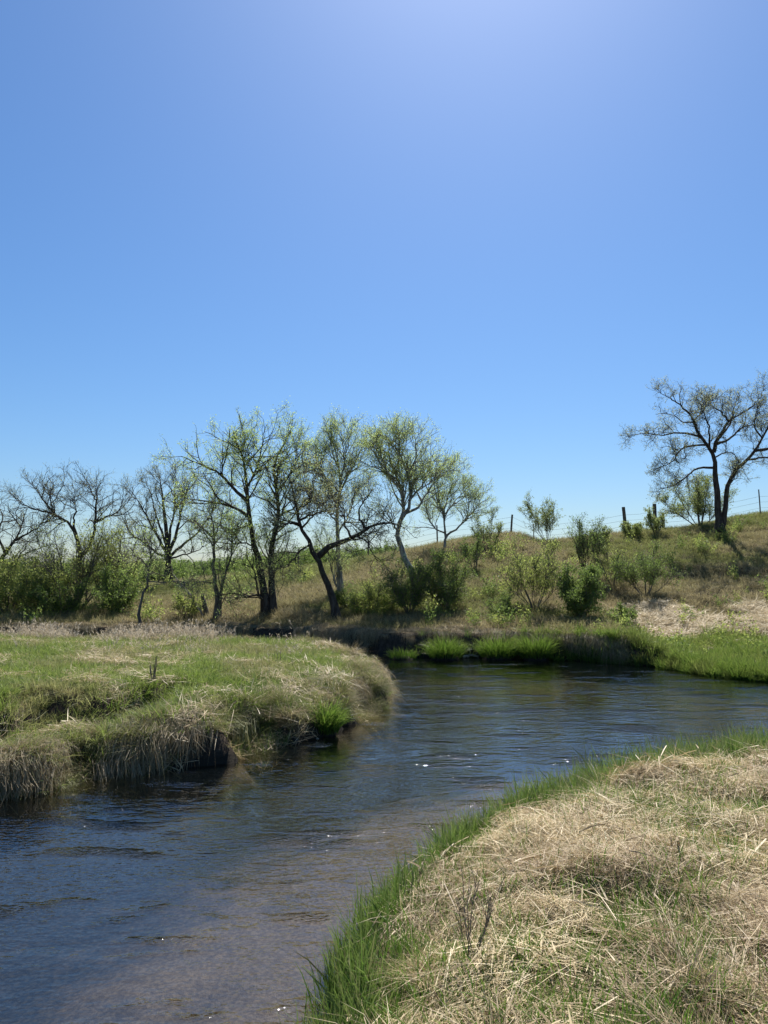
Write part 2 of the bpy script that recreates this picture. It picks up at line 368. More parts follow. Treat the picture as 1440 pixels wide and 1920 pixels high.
# ------------------------------------------------------------------ grass tufts and scattering
def blades(base, direc, length, width, bend, rg, K=4, droop=0.0):
    """ribbon blades: base (N,3), unit direction (N,3); bend sinks the tip with length"""
    N = len(base); t = np.linspace(0, 1, K)
    side = unit(np.cross(direc, np.array([0, 0, 1.0])) + rg.normal(0, 0.35, (N, 3)))
    hor = unit(direc * np.array([1, 1, 0]) + 1e-4)
    P = base[:, None] + direc[:, None] * (length[:, None] * t)[..., None]
    P = P + hor[:, None] * (bend[:, None] * length[:, None] * t ** 2 * 0.6)[..., None]
    P[..., 2] -= (bend * length)[:, None] * t ** 2.2 * (0.55 + droop)
    w = width[:, None] * np.array([0.8, 1.0, 0.7, 0.06] if K == 4 else np.linspace(1, 0.06, K) ** 0.8)
    A = P - side[:, None] * w[..., None] * 0.5; B = P + side[:, None] * w[..., None] * 0.5
    V = np.stack([A, B], 2).reshape(N, K * 2, 3)
    o = (np.arange(N) * K * 2)[:, None]
    fs = []
    for i in range(K - 1):
        fs.append(np.stack([o[:, 0] + 2 * i, o[:, 0] + 2 * i + 1, o[:, 0] + 2 * i + 3, o[:, 0] + 2 * i + 2], -1))
    F = np.concatenate(fs)
    return V.reshape(-1, 3), F, np.repeat(rg.random(N), K * 2), np.tile(np.repeat(t, 2), N)
def tuft_mesh(name, v, f, r, a, mat):
    me = mesh_np(name, v, f, False, {'rnd': r, 'along': a}); me.materials.append(mat); return me
def upright(name, mat, n, h, w, spread, lean, bend, seed, K=4):
    rg = np.random.default_rng(seed)
    ang = rg.random(n) * 2 * math.pi; rad = spread * np.sqrt(rg.random(n))
    base = np.stack([np.cos(ang) * rad, np.sin(ang) * rad, np.full(n, -0.03)], 1)
    a2 = ang + rg.normal(0, 0.9, n); ln = np.abs(rg.normal(0, lean, n))
    d = unit(np.stack([np.cos(a2) * ln, np.sin(a2) * ln, np.ones(n)], 1))
    L = h * rg.uniform(0.45, 1.1, n)
    return tuft_mesh(name, *blades(base, d, L, w * rg.uniform(0.6, 1.2, n), bend * rg.uniform(0.1, 1.3, n), rg, K), mat)
def lying(name, mat, n, L0, w, spread, fan, rise, seed):
    rg = np.random.default_rng(seed)
    base = np.stack([rg.normal(0, spread, n), rg.normal(0, spread, n), np.abs(rg.normal(0.012, 0.022, n))], 1)
    a = rg.normal(0, fan, n) + (rg.random(n) < 0.15) * rg.uniform(-2, 2, n)
    d = unit(np.stack([np.cos(a), np.sin(a), rg.normal(rise, 0.16, n)], 1))
    L = L0 * rg.uniform(0.35, 1.2, n)
    base = base - d * (L * 0.4)[:, None]
    base[:, 2] = np.maximum(base[:, 2], -0.02)
    v, f, r, al = blades(base, d, L, w * rg.uniform(0.5, 1.25, n), rg.normal(0.25, 0.35, n), rg)
    v[:, 2] = np.maximum(v[:, 2], -0.05 + 0.04 * rg.random())
    return tuft_mesh(name, v, f, r, al, mat)
def drape(name, mat, n, drop, w, seed):
    """a hank of dead grass combed over a bank edge: out along +Y, then down"""
    rg = np.random.default_rng(seed); K = 5; t = np.linspace(0, 1, K)
    x0 = rg.normal(0, 0.16, n); out_ = rg.uniform(0.08, 0.34, n); dr = drop * rg.uniform(0.35, 1.1, n); y0 = rg.uniform(-0.3, 0.05, n)
    P = np.empty((n, K, 3))
    P[..., 0] = x0[:, None] + (rg.normal(0, 0.13, n))[:, None] * t
    P[..., 1] = y0[:, None] + (out_ - y0)[:, None] * np.minimum(t * 1.9, 1) ** 0.8 + rg.normal(0, 0.012, (n, K))
    P[..., 2] = 0.03 + 0.09 * np.sin(np.minimum(t * 2.2, 1) * math.pi) * rg.random(n)[:, None] - dr[:, None] * np.maximum(t - 0.28, 0) ** 1.25 * 1.5
    s = np.stack([np.cos(rg.normal(0, 0.6, n)), np.sin(rg.normal(0, 0.6, n)), np.zeros(n)], 1) * (w * rg.uniform(0.6, 1.2, n))[:, None] * 0.5
    tw = np.array([0.9, 1, 0.9, 0.7, 0.1])
    V = np.stack([P - s[:, None] * tw[:, None], P + s[:, None] * tw[:, None]], 2)
    o = np.arange(n) * K * 2
    F = np.concatenate([np.stack([o + 2 * i, o + 2 * i + 1, o + 2 * i + 3, o + 2 * i + 2], -1) for i in range(K - 1)])
    return tuft_mesh(name, V.reshape(-1, 3), F, np.repeat(rg.random(n), K * 2), np.tile(np.repeat(t, 2), n), mat)
def seedy(name, mat, n, h, seed):
    """tall dead stems with a ragged plume at the top"""
    rg = np.random.default_rng(seed)
    base = np.stack([rg.normal(0, 0.13, n), rg.normal(0, 0.13, n), np.zeros(n)], 1)
    d = unit(np.stack([rg.normal(0, 0.28, n), rg.normal(0, 0.28, n), np.ones(n)], 1))
    L = h * rg.uniform(0.45, 1.1, n); bend = rg.uniform(0.05, 0.5, n)
    a = blades(base, d, L, np.full(n, 0.012), bend, rg)
    k = 7; hor = unit(d * np.array([1, 1, 0]) + 1e-4)
    tip = base + d * L[:, None] + hor * (bend * L * 0.6)[:, None]; tip[:, 2] -= bend * L * 0.55
    tb = np.repeat(tip, k, 0) - np.repeat(d, k, 0) * rg.uniform(0, 0.2, n * k)[:, None]
    td = unit(np.repeat(d + hor * 0.4, k, 0) + rg.normal(0, 0.45, (n * k, 3)))
    b = blades(tb, td, rg.uniform(0.05, 0.13, n * k), rg.uniform(0.012, 0.026, n * k), rg.uniform(0.1, 0.6, n * k), rg)
    v = np.concatenate([a[0], b[0]]); f = np.concatenate([a[1], b[1] + len(a[0])])
    return tuft_mesh(name, v, f, np.r_[a[2], b[2]], np.r_[a[3] * 0, b[3] * 0], mat)

def scatter(name, protos, pts, rot, scl, tint, label=None, cat=None):
    """one object of stuff: a cloud of points, each carrying one tuft"""
    col = bpy.data.collections.new(name + '_tufts')
    for i, me in enumerate(protos):
        o = bpy.data.objects.new('%s_tuft_%02d' % (name, i), me); col.objects.link(o)
    n = len(pts)
    me = bpy.data.meshes.new(name); me.vertices.add(n); me.vertices.foreach_set('co', np.asarray(pts, np.float32).ravel())
    for an, typ, key, av in (('turn', 'FLOAT_VECTOR', 'vector', rot), ('size', 'FLOAT_VECTOR', 'vector', scl),
                             ('tint', 'FLOAT', 'value', tint), ('pick', 'INT', 'value', rng.integers(0, len(protos), n))):
        a = me.attributes.new(an, typ, 'POINT'); a.data.foreach_set(key, np.asarray(av, np.int32 if typ == 'INT' else np.float32).ravel())
    ob = link(name, me, kind='stuff', label=label, cat=cat)
    g = bpy.data.node_groups.new(name, 'GeometryNodeTree')
    g.interface.new_socket('Geometry', in_out='INPUT', socket_type='NodeSocketGeometry')
    g.interface.new_socket('Geometry', in_out='OUTPUT', socket_type='NodeSocketGeometry')
    N = g.nodes; gi = N.new('NodeGroupInput'); go = N.new('NodeGroupOutput')
    iop = N.new('GeometryNodeInstanceOnPoints'); ci = N.new('GeometryNodeCollectionInfo')
    ci.inputs[0].default_value = col; ci.inputs[1].default_value = True; ci.inputs[2].default_value = True
    def na(nm, t):
        x = N.new('GeometryNodeInputNamedAttribute'); x.data_type = t; x.inputs['Name'].default_value = nm; return x.outputs[0]
    e2r = N.new('FunctionNodeEulerToRotation')
    g.links.new(na('turn', 'FLOAT_VECTOR'), e2r.inputs[0])
    g.links.new(gi.outputs[0], iop.inputs['Points']); g.links.new(ci.outputs[0], iop.inputs['Instance'])
    iop.inputs['Pick Instance'].default_value = True
    g.links.new(na('pick', 'INT'), iop.inputs['Instance Index']); g.links.new(e2r.outputs[0], iop.inputs['Rotation'])
    g.links.new(na('size', 'FLOAT_VECTOR'), iop.inputs['Scale']); g.links.new(iop.outputs[0], go.inputs[0])
    md = ob.modifiers.new('tufts', 'NODES'); md.node_group = g
    return ob
def surface_euler(x, y, yaw, amount=1.0, e=0.12):
    gx = (height(x + e, y) - height(x - e, y)) / (2 * e) * amount; gy = (height(x, y + e) - height(x, y - e)) / (2 * e) * amount
    gx = np.clip(gx, -1.2, 1.2); gy = np.clip(gy, -1.2, 1.2)
    n = unit(np.stack([-gx, -gy, np.ones_like(gx)], 1))
    f = np.stack([np.cos(yaw), np.sin(yaw), np.zeros_like(yaw)], 1)
    f = unit(f - n * (f * n).sum(1, keepdims=True)); s = np.cross(n, f)
    # columns f, s, n -> XYZ euler
    return np.stack([np.arctan2(s[:, 2], n[:, 2]), -np.arcsin(np.clip(f[:, 2], -1, 1)), np.arctan2(f[:, 1], f[:, 0])], 1)
def spread(n, x0, x1, y0, y1):
    return rng.uniform(x0, x1, n), rng.uniform(y0, y1, n)
def flat_euler(n, lean=0.12):
    return np.stack([rng.normal(0, lean, n), rng.normal(0, lean, n), rng.uniform(0, 6.283, n)], 1)
def sizes(n, a, b, zvar=0.2):
    s = rng.uniform(a, b, n); return np.stack([s, s, s * rng.uniform(1 - zvar, 1 + zvar, n)], 1)
def keep_view(x, y, margin=1.6):
    return (np.abs(x) < 0.56 * y + margin)

straw_t = [lying('straw%d' % i, M['straw'], 52, 0.32, 0.0048, 0.13, 0.5 + 0.08 * i, 0.05 if i < 5 else 0.4, 100 + i) for i in range(7)] + [lying('strawleaf%d' % i, M['straw'], 20, 0.26, 0.011, 0.14, 0.9, 0.1, 130 + i) for i in range(2)]
straw_far = [lying('strawfar%d' % i, M['straw'], 40, 0.40, 0.011, 0.18, 0.7, 0.12, 120 + i) for i in range(5)]
green_t = [upright('green%d' % i, M['green_blade'], 8, 0.25, 0.0075, 0.09, 0.35, 0.5, 140 + i) for i in range(6)]
edge_t = [upright('edge%d' % i, M['edge_blade'], 16, 0.42, 0.011, 0.10, 0.28, 0.45, 160 + i) for i in range(6)]
meadow_t = [upright('meadow%d' % i, M['meadow_blade'], 34, 0.26, 0.010, 0.17, 0.5, 0.8, 180 + i) for i in range(6)]
drape_t = [drape('drape%d' % i, M['drape'], 90, 0.62, 0.0075, 200 + i) for i in range(6)]
hill_t = [upright('hill%d' % i, M['hill_blade'], 38, 0.42, 0.017, 0.30, 0.6, 0.8, 220 + i) for i in range(6)]
reed_t = [seedy('reed%d' % i, M['reed'], 7, 0.62, 240 + i) for i in range(5)]
sedge_t = [upright('sedge%d' % i, M['sedge'], 34, 0.5, 0.016, 0.16, 0.35, 0.6, 260 + i) for i in range(5)]

# near bank: matted straw, sprouting blades, green fringe at the water
def near_points(n, x0=-1.6, x1=9.5, y0=1.6, y1=13.5):
    x, y = spread(n, x0, x1, y0, y1); s, tag = river(x, y)
    k = (tag == 0) & (s > -0.05) & keep_view(x, y, 1.4)
    return x[k], y[k], s[k]
x, y, s = near_points(21000)
den = sstep(0.35, 0.95, s - 0.75 * sstep(7.5, 10.0, y) + 0.7 * (fbm(x * 1.7, y * 1.7, 3) - 0.5)) * (1.0 - 0.72 * sstep(0.48, 0.64, fbm(x * 1.1 + 60, y * 1.1 + 20, 3)))
k = rng.random(len(x)) < den; x, y = x[k], y[k]
yaw = 6.0 * fbm(x * 0.55 + 7, y * 0.55 + 3, 2) + rng.normal(0, 0.5, len(x))
z = height(x, y) + rng.uniform(0, 0.05, len(x))
tint = sstep(0.42, 0.62, fbm(x * 1.4 + 90, y * 1.4 + 33, 3)) * rng.uniform(0.2, 1, len(x))
scatter('matted_straw', straw_t, np.stack([x, y, z], 1), surface_euler(x, y, yaw), sizes(len(x), 0.45, 1.3), tint, 'matted dead straw covering the near bank', 'straw')
x, y, s = near_points(34000)
k = (rng.random(len(x)) < (0.20 + 0.8 * sstep(0.44, 0.62, fbm(x * 1.1 + 60, y * 1.1 + 20, 3)) + 0.6 * sstep(1.2, 0.5, s))) & (s > 0.3)
x, y = x[k], y[k]
scatter('sprouting_grass', green_t, np.stack([x, y, height(x, y)], 1), flat_euler(len(x), 0.1), sizes(len(x), 0.6, 1.25), np.zeros(len(x)), 'thin green blades sprouting through the straw', 'grass')
x, y, s = near_points(30000)
wid = (0.02 + 1.0 * fbm(x * 1.5 + 5, y * 1.5, 3)) * (0.75 + 0.25 * sstep(5.5, 7.5, y)) + 1.25 * sstep(7.5, 10.0, y)
k = (s < wid) & (s > -0.03) & (rng.random(len(x)) < 0.9 * sstep(wid, wid * 0.55, s)); x, y, s = x[k], y[k], s[k]
scatter('bank_edge_grass', edge_t, np.stack([x, y, np.maximum(height(x, y), -0.04)], 1), flat_euler(len(x), 0.16), sizes(len(x), 0.45, 1.1, 0.25) * (1 + 0.25 * sstep(8, 10, y))[:, None], np.clip(rng.normal(-0.1, 0.35, len(x)), 0, 1), 'lush green grass fringing the near bank at the water', 'grass')

mound_t = [upright('mound%d' % i, M['straw'], 110, 0.42, 0.005, 0.10, 1.15, 1.35, 290 + i) for i in range(5)]
x, y, s = near_points(1500)
k = (s > 0.5) & (rng.random(len(x)) < 0.15 + 0.85 * sstep(0.48, 0.62, fbm(x * 1.3 + 15, y * 1.3 + 44, 2))); x, y = x[k], y[k]
scatter('straw_tussocks', mound_t, np.stack([x, y, height(x, y)], 1), flat_euler(len(x), 0.25), sizes(len(x), 0.4, 1.0, 0.3), rng.random(len(x)) * 0.9, 'collapsed straw tussocks rooted in the near bank', 'straw')
# meadow
def left_points(n, x0=-17, x1=1.5, y0=8.5, y1=28):
    x, y = spread(n, x0, x1, y0, y1); s, tag = river(x, y)
    k = (tag == 2) & (s > 0.0) & keep_view(x, y, 1.2)
    return x[k], y[k], s[k]
x, y, s = left_points(34000)
k = rng.random(len(x)) < (0.35 + 0.65 * sstep(0.25, 0.7, s)); x, y, s = x[k], y[k], s[k]
dry = fbm(x * 0.7 + 21, y * 0.7 + 4, 4)
tint = np.clip(sstep(0.46, 0.64, dry) * 0.6 + 0.6 * sstep(1.3, 0.4, s) * sstep(0.35, 0.6, fbm(x * 1.2, y * 1.2 + 70, 2)) + 0.8 * sstep(24.0, 26.5, y) * sstep(-3, -6, x) + rng.normal(0, 0.15, len(x)), 0, 1)
scatter('meadow_grass', meadow_t, np.stack([x, y, height(x, y) - 0.01], 1), flat_euler(len(x), 0.2), sizes(len(x), 0.6, 1.3, 0.3), tint, 'short spring grass on the flat bank across the bend', 'grass')
x, y, s = left_points(9000)
dry = fbm(x * 0.9 + 51, y * 0.9 + 14, 3)
k = rng.random(len(x)) < (0.5 * sstep(0.52, 0.66, dry) + 0.5 * sstep(1.6, 0.5, s) * sstep(0.38, 0.55, fbm(x * 1.1 + 9, y * 1.1 + 70, 2))); x, y = x[k], y[k]
scatter('meadow_straw', straw_far, np.stack([x, y, height(x, y) + rng.uniform(0.02, 0.14, len(x))], 1), surface_euler(x, y, rng.uniform(0, 6.28, len(x))), sizes(len(x), 0.6, 1.2), rng.random(len(x)) * 0.6, 'flattened dead grass lying in patches on the meadow', 'straw')
x, y, s = left_points(5000, -18, -1.5, 19, 28)
k = rng.random(len(x)) < (sstep(0.40, 0.60, fbm(x * 0.6 + 1, y * 0.6 + 2, 2)) * sstep(23.2, 26.0, y) * sstep(-2.5, -7, x)) + 0.012; x, y = x[k], y[k]
scatter('dead_reeds', reed_t, np.stack([x, y, height(x, y)], 1), flat_euler(len(x), 0.1), sizes(len(x), 0.6, 1.15, 0.3), np.zeros(len(x)), 'pale dead seed heads along the back of the meadow', 'reeds')

# hanging grass over the bank edges: walk along a waterline
def along_bank(poly, n, s_at, ymin=8, xr=(-20, 20)):
    p = np.array(poly, float); seg = np.diff(p, axis=0); L = np.linalg.norm(seg, axis=1)
    cum = np.r_[0, np.cumsum(L)]; u = rng.uniform(0, cum[-1], n); i = np.clip(np.searchsorted(cum, u) - 1, 0, len(L) - 1)
    t = (u - cum[i]) / L[i]; q = p[i] + seg[i] * t[:, None]; tn = unit(seg[i]); nr = np.stack([tn[:, 1], -tn[:, 0]], 1)   # right of travel
    sgn, _ = river(q[:, 0] + nr[:, 0] * 0.1, q[:, 1] + nr[:, 1] * 0.1)
    nr = np.where((sgn > 0)[:, None], nr, -nr)                      # towards land
    ss = s_at(n); c = q + nr * ss[:, None]
    k = keep_view(c[:, 0], c[:, 1], 1.5) & (c[:, 1] > ymin) & (c[:, 0] > xr[0]) & (c[:, 0] < xr[1])
    return c[k], nr[k], ss[k]
def drapes(poly, n, s_at, size, xr, name, label, tintf):
    c, nr, ss = along_bank(poly, n, s_at, 8, xr)
    cl = fbm(c[:, 0] * 1.1 + 77, c[:, 1] * 1.1 + 31, 2); k = rng.random(len(c)) < 0.22 + 0.78 * sstep(0.38, 0.56, cl); c, nr, cl = c[k], nr[k], cl[k]
    # the water side follows the real slope of the ground
    e = 0.15; gx = height(c[:, 0] + e, c[:, 1]) - height(c[:, 0] - e, c[:, 1]); gy = height(c[:, 0], c[:, 1] + e) - height(c[:, 0], c[:, 1] - e)
    dn = unit(np.stack([-gx, -gy], 1) * 2 - nr * 0.5)
    yaw = np.arctan2(dn[:, 1], dn[:, 0]) - math.pi / 2 + rng.normal(0, 0.35, len(c))
    z = height(c[:, 0], c[:, 1])
    eu = np.stack([rng.normal(0, 0.12, len(c)), rng.normal(0, 0.1, len(c)), yaw], 1)
    return scatter(name, drape_t, np.stack([c[:, 0], c[:, 1], z], 1), eu, sizes(len(c), *size) * (0.55 + 0.6 * sstep(0.35, 0.65, cl))[:, None], tintf(c), label, 'grass')
drapes(LEFT, 4200, lambda n: rng.uniform(0.15, 0.75, n), (0.6, 1.15), (-9, 1.5), 'hanging_bank_grass', 'dead grass hanging over the undercut meadow edge',
       lambda c: np.clip(sstep(0.5, 0.7, fbm(c[:, 0] * 0.8, c[:, 1] * 0.8 + 7, 2)) + rng.normal(0, 0.15, len(c)), 0, 1))
drapes(FAR, 5000, lambda n: rng.uniform(0.15, 1.2, n), (0.7, 1.2), (-16, 8.4), 'hanging_cutbank_grass', 'dead grass combed over the cut bank under the trees',
       lambda c: rng.random(len(c)) * 0.25)

tussock_t = [upright('tussock%d' % i, M['drape'], 190, 0.50, 0.008, 0.17, 0.95, 1.5, 280 + i) for i in range(5)]
c, nr, ss = along_bank(LEFT, 3000, lambda n: rng.uniform(0.05, 0.95, n), 8, (-9, 1.5))
k = rng.random(len(c)) < 0.15 + 0.75 * sstep(0.42, 0.56, fbm(c[:, 0] * 0.9 + 3, c[:, 1] * 0.9, 2)); c, nr = c[k], nr[k]
eu = np.stack([rng.normal(0, 0.2, len(c)) + 0.35 * nr[:, 1], rng.normal(0, 0.2, len(c)) - 0.35 * nr[:, 0], rng.uniform(0, 6.28, len(c))], 1)
scatter('bank_lip_tussocks', tussock_t, np.stack([c[:, 0], c[:, 1], height(c[:, 0], c[:, 1])], 1), eu, sizes(len(c), 0.4, 0.9, 0.2), np.clip(rng.normal(0.6, 0.4, len(c)), 0, 1), 'shaggy grass tussocks bulging over the meadow lip', 'grass')

# green growth at the foot of the meadow bank
x, y, s = left_points(14000, -9, 1.5, 8.5, 20)
k = (rng.random(len(x)) < 0.8 * sstep(0.52, 0.68, fbm(x * 0.8 + 31, y * 0.8 + 12, 3)) * sstep(2.6, 0.8, s)) ; x, y = x[k], y[k]
scatter('bank_foot_grass', edge_t, np.stack([x, y, height(x, y)], 1), flat_euler(len(x), 0.2), sizes(len(x), 0.5, 1.0), np.zeros(len(x)), 'darker green grass growing down the meadow bank', 'grass')

# hillside
def far_points(n, x0=-30, x1=32, y0=21, y1=54):
    x, y = spread(n, x0, x1, y0, y1); s, tag = river(x, y)
    k = (tag == 1) & (s > np.where(x < 8, 1.0, 0.5)) & keep_view(x, y, 2.5)
    return x[k], y[k], s[k]
x, y, s = far_points(42000)
g = fbm(x * 0.22 + 13, y * 0.30 + 4, 4)
tint = np.clip(sstep(0.40, 0.62, g) * 0.85 + 0.12 - 0.7 * sstep(7, 10, x) * sstep(27, 29, y) * sstep(36, 33, y) - 0.6 * sstep(4.0, 2.0, s) * sstep(9.5, 8.0, x) + rng.normal(0, 0.16, len(x)), 0, 1)
scatter('hillside_grass', hill_t, np.stack([x, y, height(x, y) - 0.02], 1), flat_euler(len(x), 0.15), sizes(len(x), 0.45, 1.15, 0.3), tint, 'rough dry and green grass covering the hillside', 'grass')
x, y, s = far_points(14000, 5, 24, 21, 37)
k = (rng.random(len(x)) < 0.8 * sstep(26.5, 28.5, y) * sstep(35, 32, y) * sstep(9.5, 12, x) * sstep(0.42, 0.6, fbm(x * 0.5 + 2, y * 0.7 + 9, 2))); x, y = x[k], y[k]
scatter('terrace_straw', straw_far, np.stack([x, y, height(x, y) + rng.uniform(0.05, 0.25, len(x))], 1), surface_euler(x, y, rng.uniform(0, 6.28, len(x)), 0.8), sizes(len(x), 0.9, 1.7), np.zeros(len(x)), 'pale flattened straw on the low slope right of the bend', 'straw')
forb_t = []
for i in range(5):
    rg = np.random.default_rng(400 + i); n = 9; t = np.linspace(0, 1, 5)
    P0 = np.zeros((n, 5, 3)); a = rg.random(n) * 6.283; sp = rg.uniform(0.05, 0.35, n); hh = rg.uniform(0.3, 0.75, n)
    P0[..., 0] = (np.cos(a) * sp)[:, None] * (0.3 + t); P0[..., 1] = (np.sin(a) * sp)[:, None] * (0.3 + t); P0[..., 2] = hh[:, None] * t
    nl = n * 16; ii_ = np.repeat(np.arange(n), 16); kk = rg.integers(1, 5, nl)
    c = P0[ii_, kk] + rg.normal(0, 0.05, (nl, 3)); sz = rg.uniform(0.05, 0.11, nl)[:, None]
    ax = unit(rg.normal(0, 1, (nl, 3))); bx = unit(np.cross(ax, rg.normal(0, 1, (nl, 3)))) * 0.5
    V = np.stack([c, c + sz * (0.5 * ax + 0.5 * bx), c + sz * ax, c + sz * (0.5 * ax - 0.5 * bx)], 1).reshape(-1, 3)
    forb_t.append(tuft_mesh('forb%d' % i, V, np.arange(nl * 4).reshape(nl, 4), np.repeat(rg.random(nl), 4), np.zeros(nl * 4), M['leaf_shrub'] if i % 2 else M['leaf_willow']))
x, y, s = far_points(9000)
k = rng.random(len(x)) < 0.5 * sstep(0.50, 0.68, fbm(x * 0.45 + 71, y * 0.6 + 15, 3)) * sstep(47.5, 44, y); x, y = x[k], y[k]
scatter('hillside_weeds', forb_t, np.stack([x, y, height(x, y)], 1), flat_euler(len(x), 0.1), sizes(len(x), 0.5, 1.3, 0.3), np.zeros(len(x)), 'low leafy weeds scattered over the hillside', 'weeds')
# sedge along the far waterline
x, y = spread(60000, -2, 17, 19, 30); s, tag = river(x, y)
wid = np.interp(x, [-2, 2, 6, 8.5, 10, 13, 17], [0.3, 0.45, 0.5, 0.6, 3.0, 6.0, 7.0])
k = (tag == 1) & (s > -0.08) & (s < wid) & keep_view(x, y, 1.5) & (rng.random(len(x)) < np.interp(x, [-2, 4, 6, 7, 8.5, 10, 17], [0.0, 0.04, 0.2, 0.45, 0.6, 0.7, 0.7]) * sstep(0.30, 0.5, fbm(x * 0.9, y * 0.9 + 3, 2) + 0.12))
x, y = x[k], y[k]
scatter('waterline_sedge', sedge_t, np.stack([x, y, np.maximum(height(x, y), -0.05)], 1), flat_euler(len(x), 0.16), sizes(len(x), 0.4, 1.15, 0.35), np.clip(0.6 * sstep(0.5, 0.75, fbm(x * 1.2 + 8, y * 1.2, 3)) + rng.normal(0.0, 0.2, len(x)), 0, 1), 'bright green sedge along the far waterline', 'sedge')

# ------------------------------------------------------------------ trees and shrubs
class Wood:
    """limbs as (K,3) polylines with radii; children sprout level by level, all vectorised"""
    def __init__(self, seed): self.rg = np.random.default_rng(seed)
    def sprout(self, P, R, n, lo, hi, tmin=0.2, tmax=1.0, ang=(0.5, 1.1), up=0.25, wig=0.25, K=6, rk=0.016, tip=0.35, curve=0.0, bylen=True, rpow=1.0, taper=0.45):
        rg = self.rg; N, Kp, _ = P.shape
        L = np.linalg.norm(np.diff(P, axis=1), axis=2).sum(1)
        i = rg.choice(N, n, p=L / L.sum()) if bylen else rg.integers(0, N, n)
        t = tmin + (tmax - tmin) * rg.random(n)
        f = t * (Kp - 1); a = np.minimum(f.astype(int), Kp - 2); u = (f - a)[:, None]
        p0 = P[i, a] * (1 - u) + P[i, a + 1] * u; tn = unit(P[i, a + 1] - P[i, a])
        rp = R[i, a] * (1 - u[:, 0]) + R[i, a + 1] * u[:, 0]
        pr = unit(np.cross(tn, rg.normal(0, 1, (n, 3)))); an = rg.uniform(*ang, n)[:, None]
        d = unit(np.cos(an) * tn + np.sin(an) * pr + np.array([0, 0, up]))
        ln = rg.uniform(lo, hi, n) * (1 - (taper + 0.15) * t)
        Q = np.empty((n, K, 3)); Q[:, 0] = p0; st = ln / (K - 1)
        for k in range(1, K):
            Q[:, k] = Q[:, k - 1] + d * st[:, None]
            d = unit(d + rg.normal(0, wig, (n, 3)) + np.array([0, 0, curve]))
        r0 = np.minimum(rp * 0.75, rk * ln ** rpow)
        RR = r0[:, None] * np.linspace(1, tip, K)[None]
        return Q, RR
def leaf_quads(P, rg, size, aspect=0.5, per=6, spread_=0.06, tmin=0.3, face=0.0):
    """small leaves along the outer part of twigs P (N,K,3)"""
    N, K, _ = P.shape; n = N * per
    i = np.repeat(np.arange(N), per); t = tmin + (1 - tmin) * rg.random(n) ** 0.7
    f = t * (K - 1); a = np.minimum(f.astype(int), K - 2); u = (f - a)[:, None]
    c = P[i, a] * (1 - u) + P[i, a + 1] * u + rg.normal(0, spread_, (n, 3))
    s = size * rg.uniform(0.5, 1.25, n)[:, None]
    ax = unit(rg.normal(0, 1, (n, 3)) + np.array([0, 0, -0.25])); b = unit(np.cross(ax, rg.normal(0, 1, (n, 3)))) * aspect
    nr = np.cross(ax, b)
    V = np.stack([c, c + s * (0.5 * ax + 0.5 * b + 0.12 * nr), c + s * ax, c + s * (0.5 * ax - 0.5 * b + 0.12 * nr)], 1)
    F = np.arange(n * 4).reshape(n, 4)
    return V.reshape(-1, 3), F, np.repeat(rg.random(n), 4)
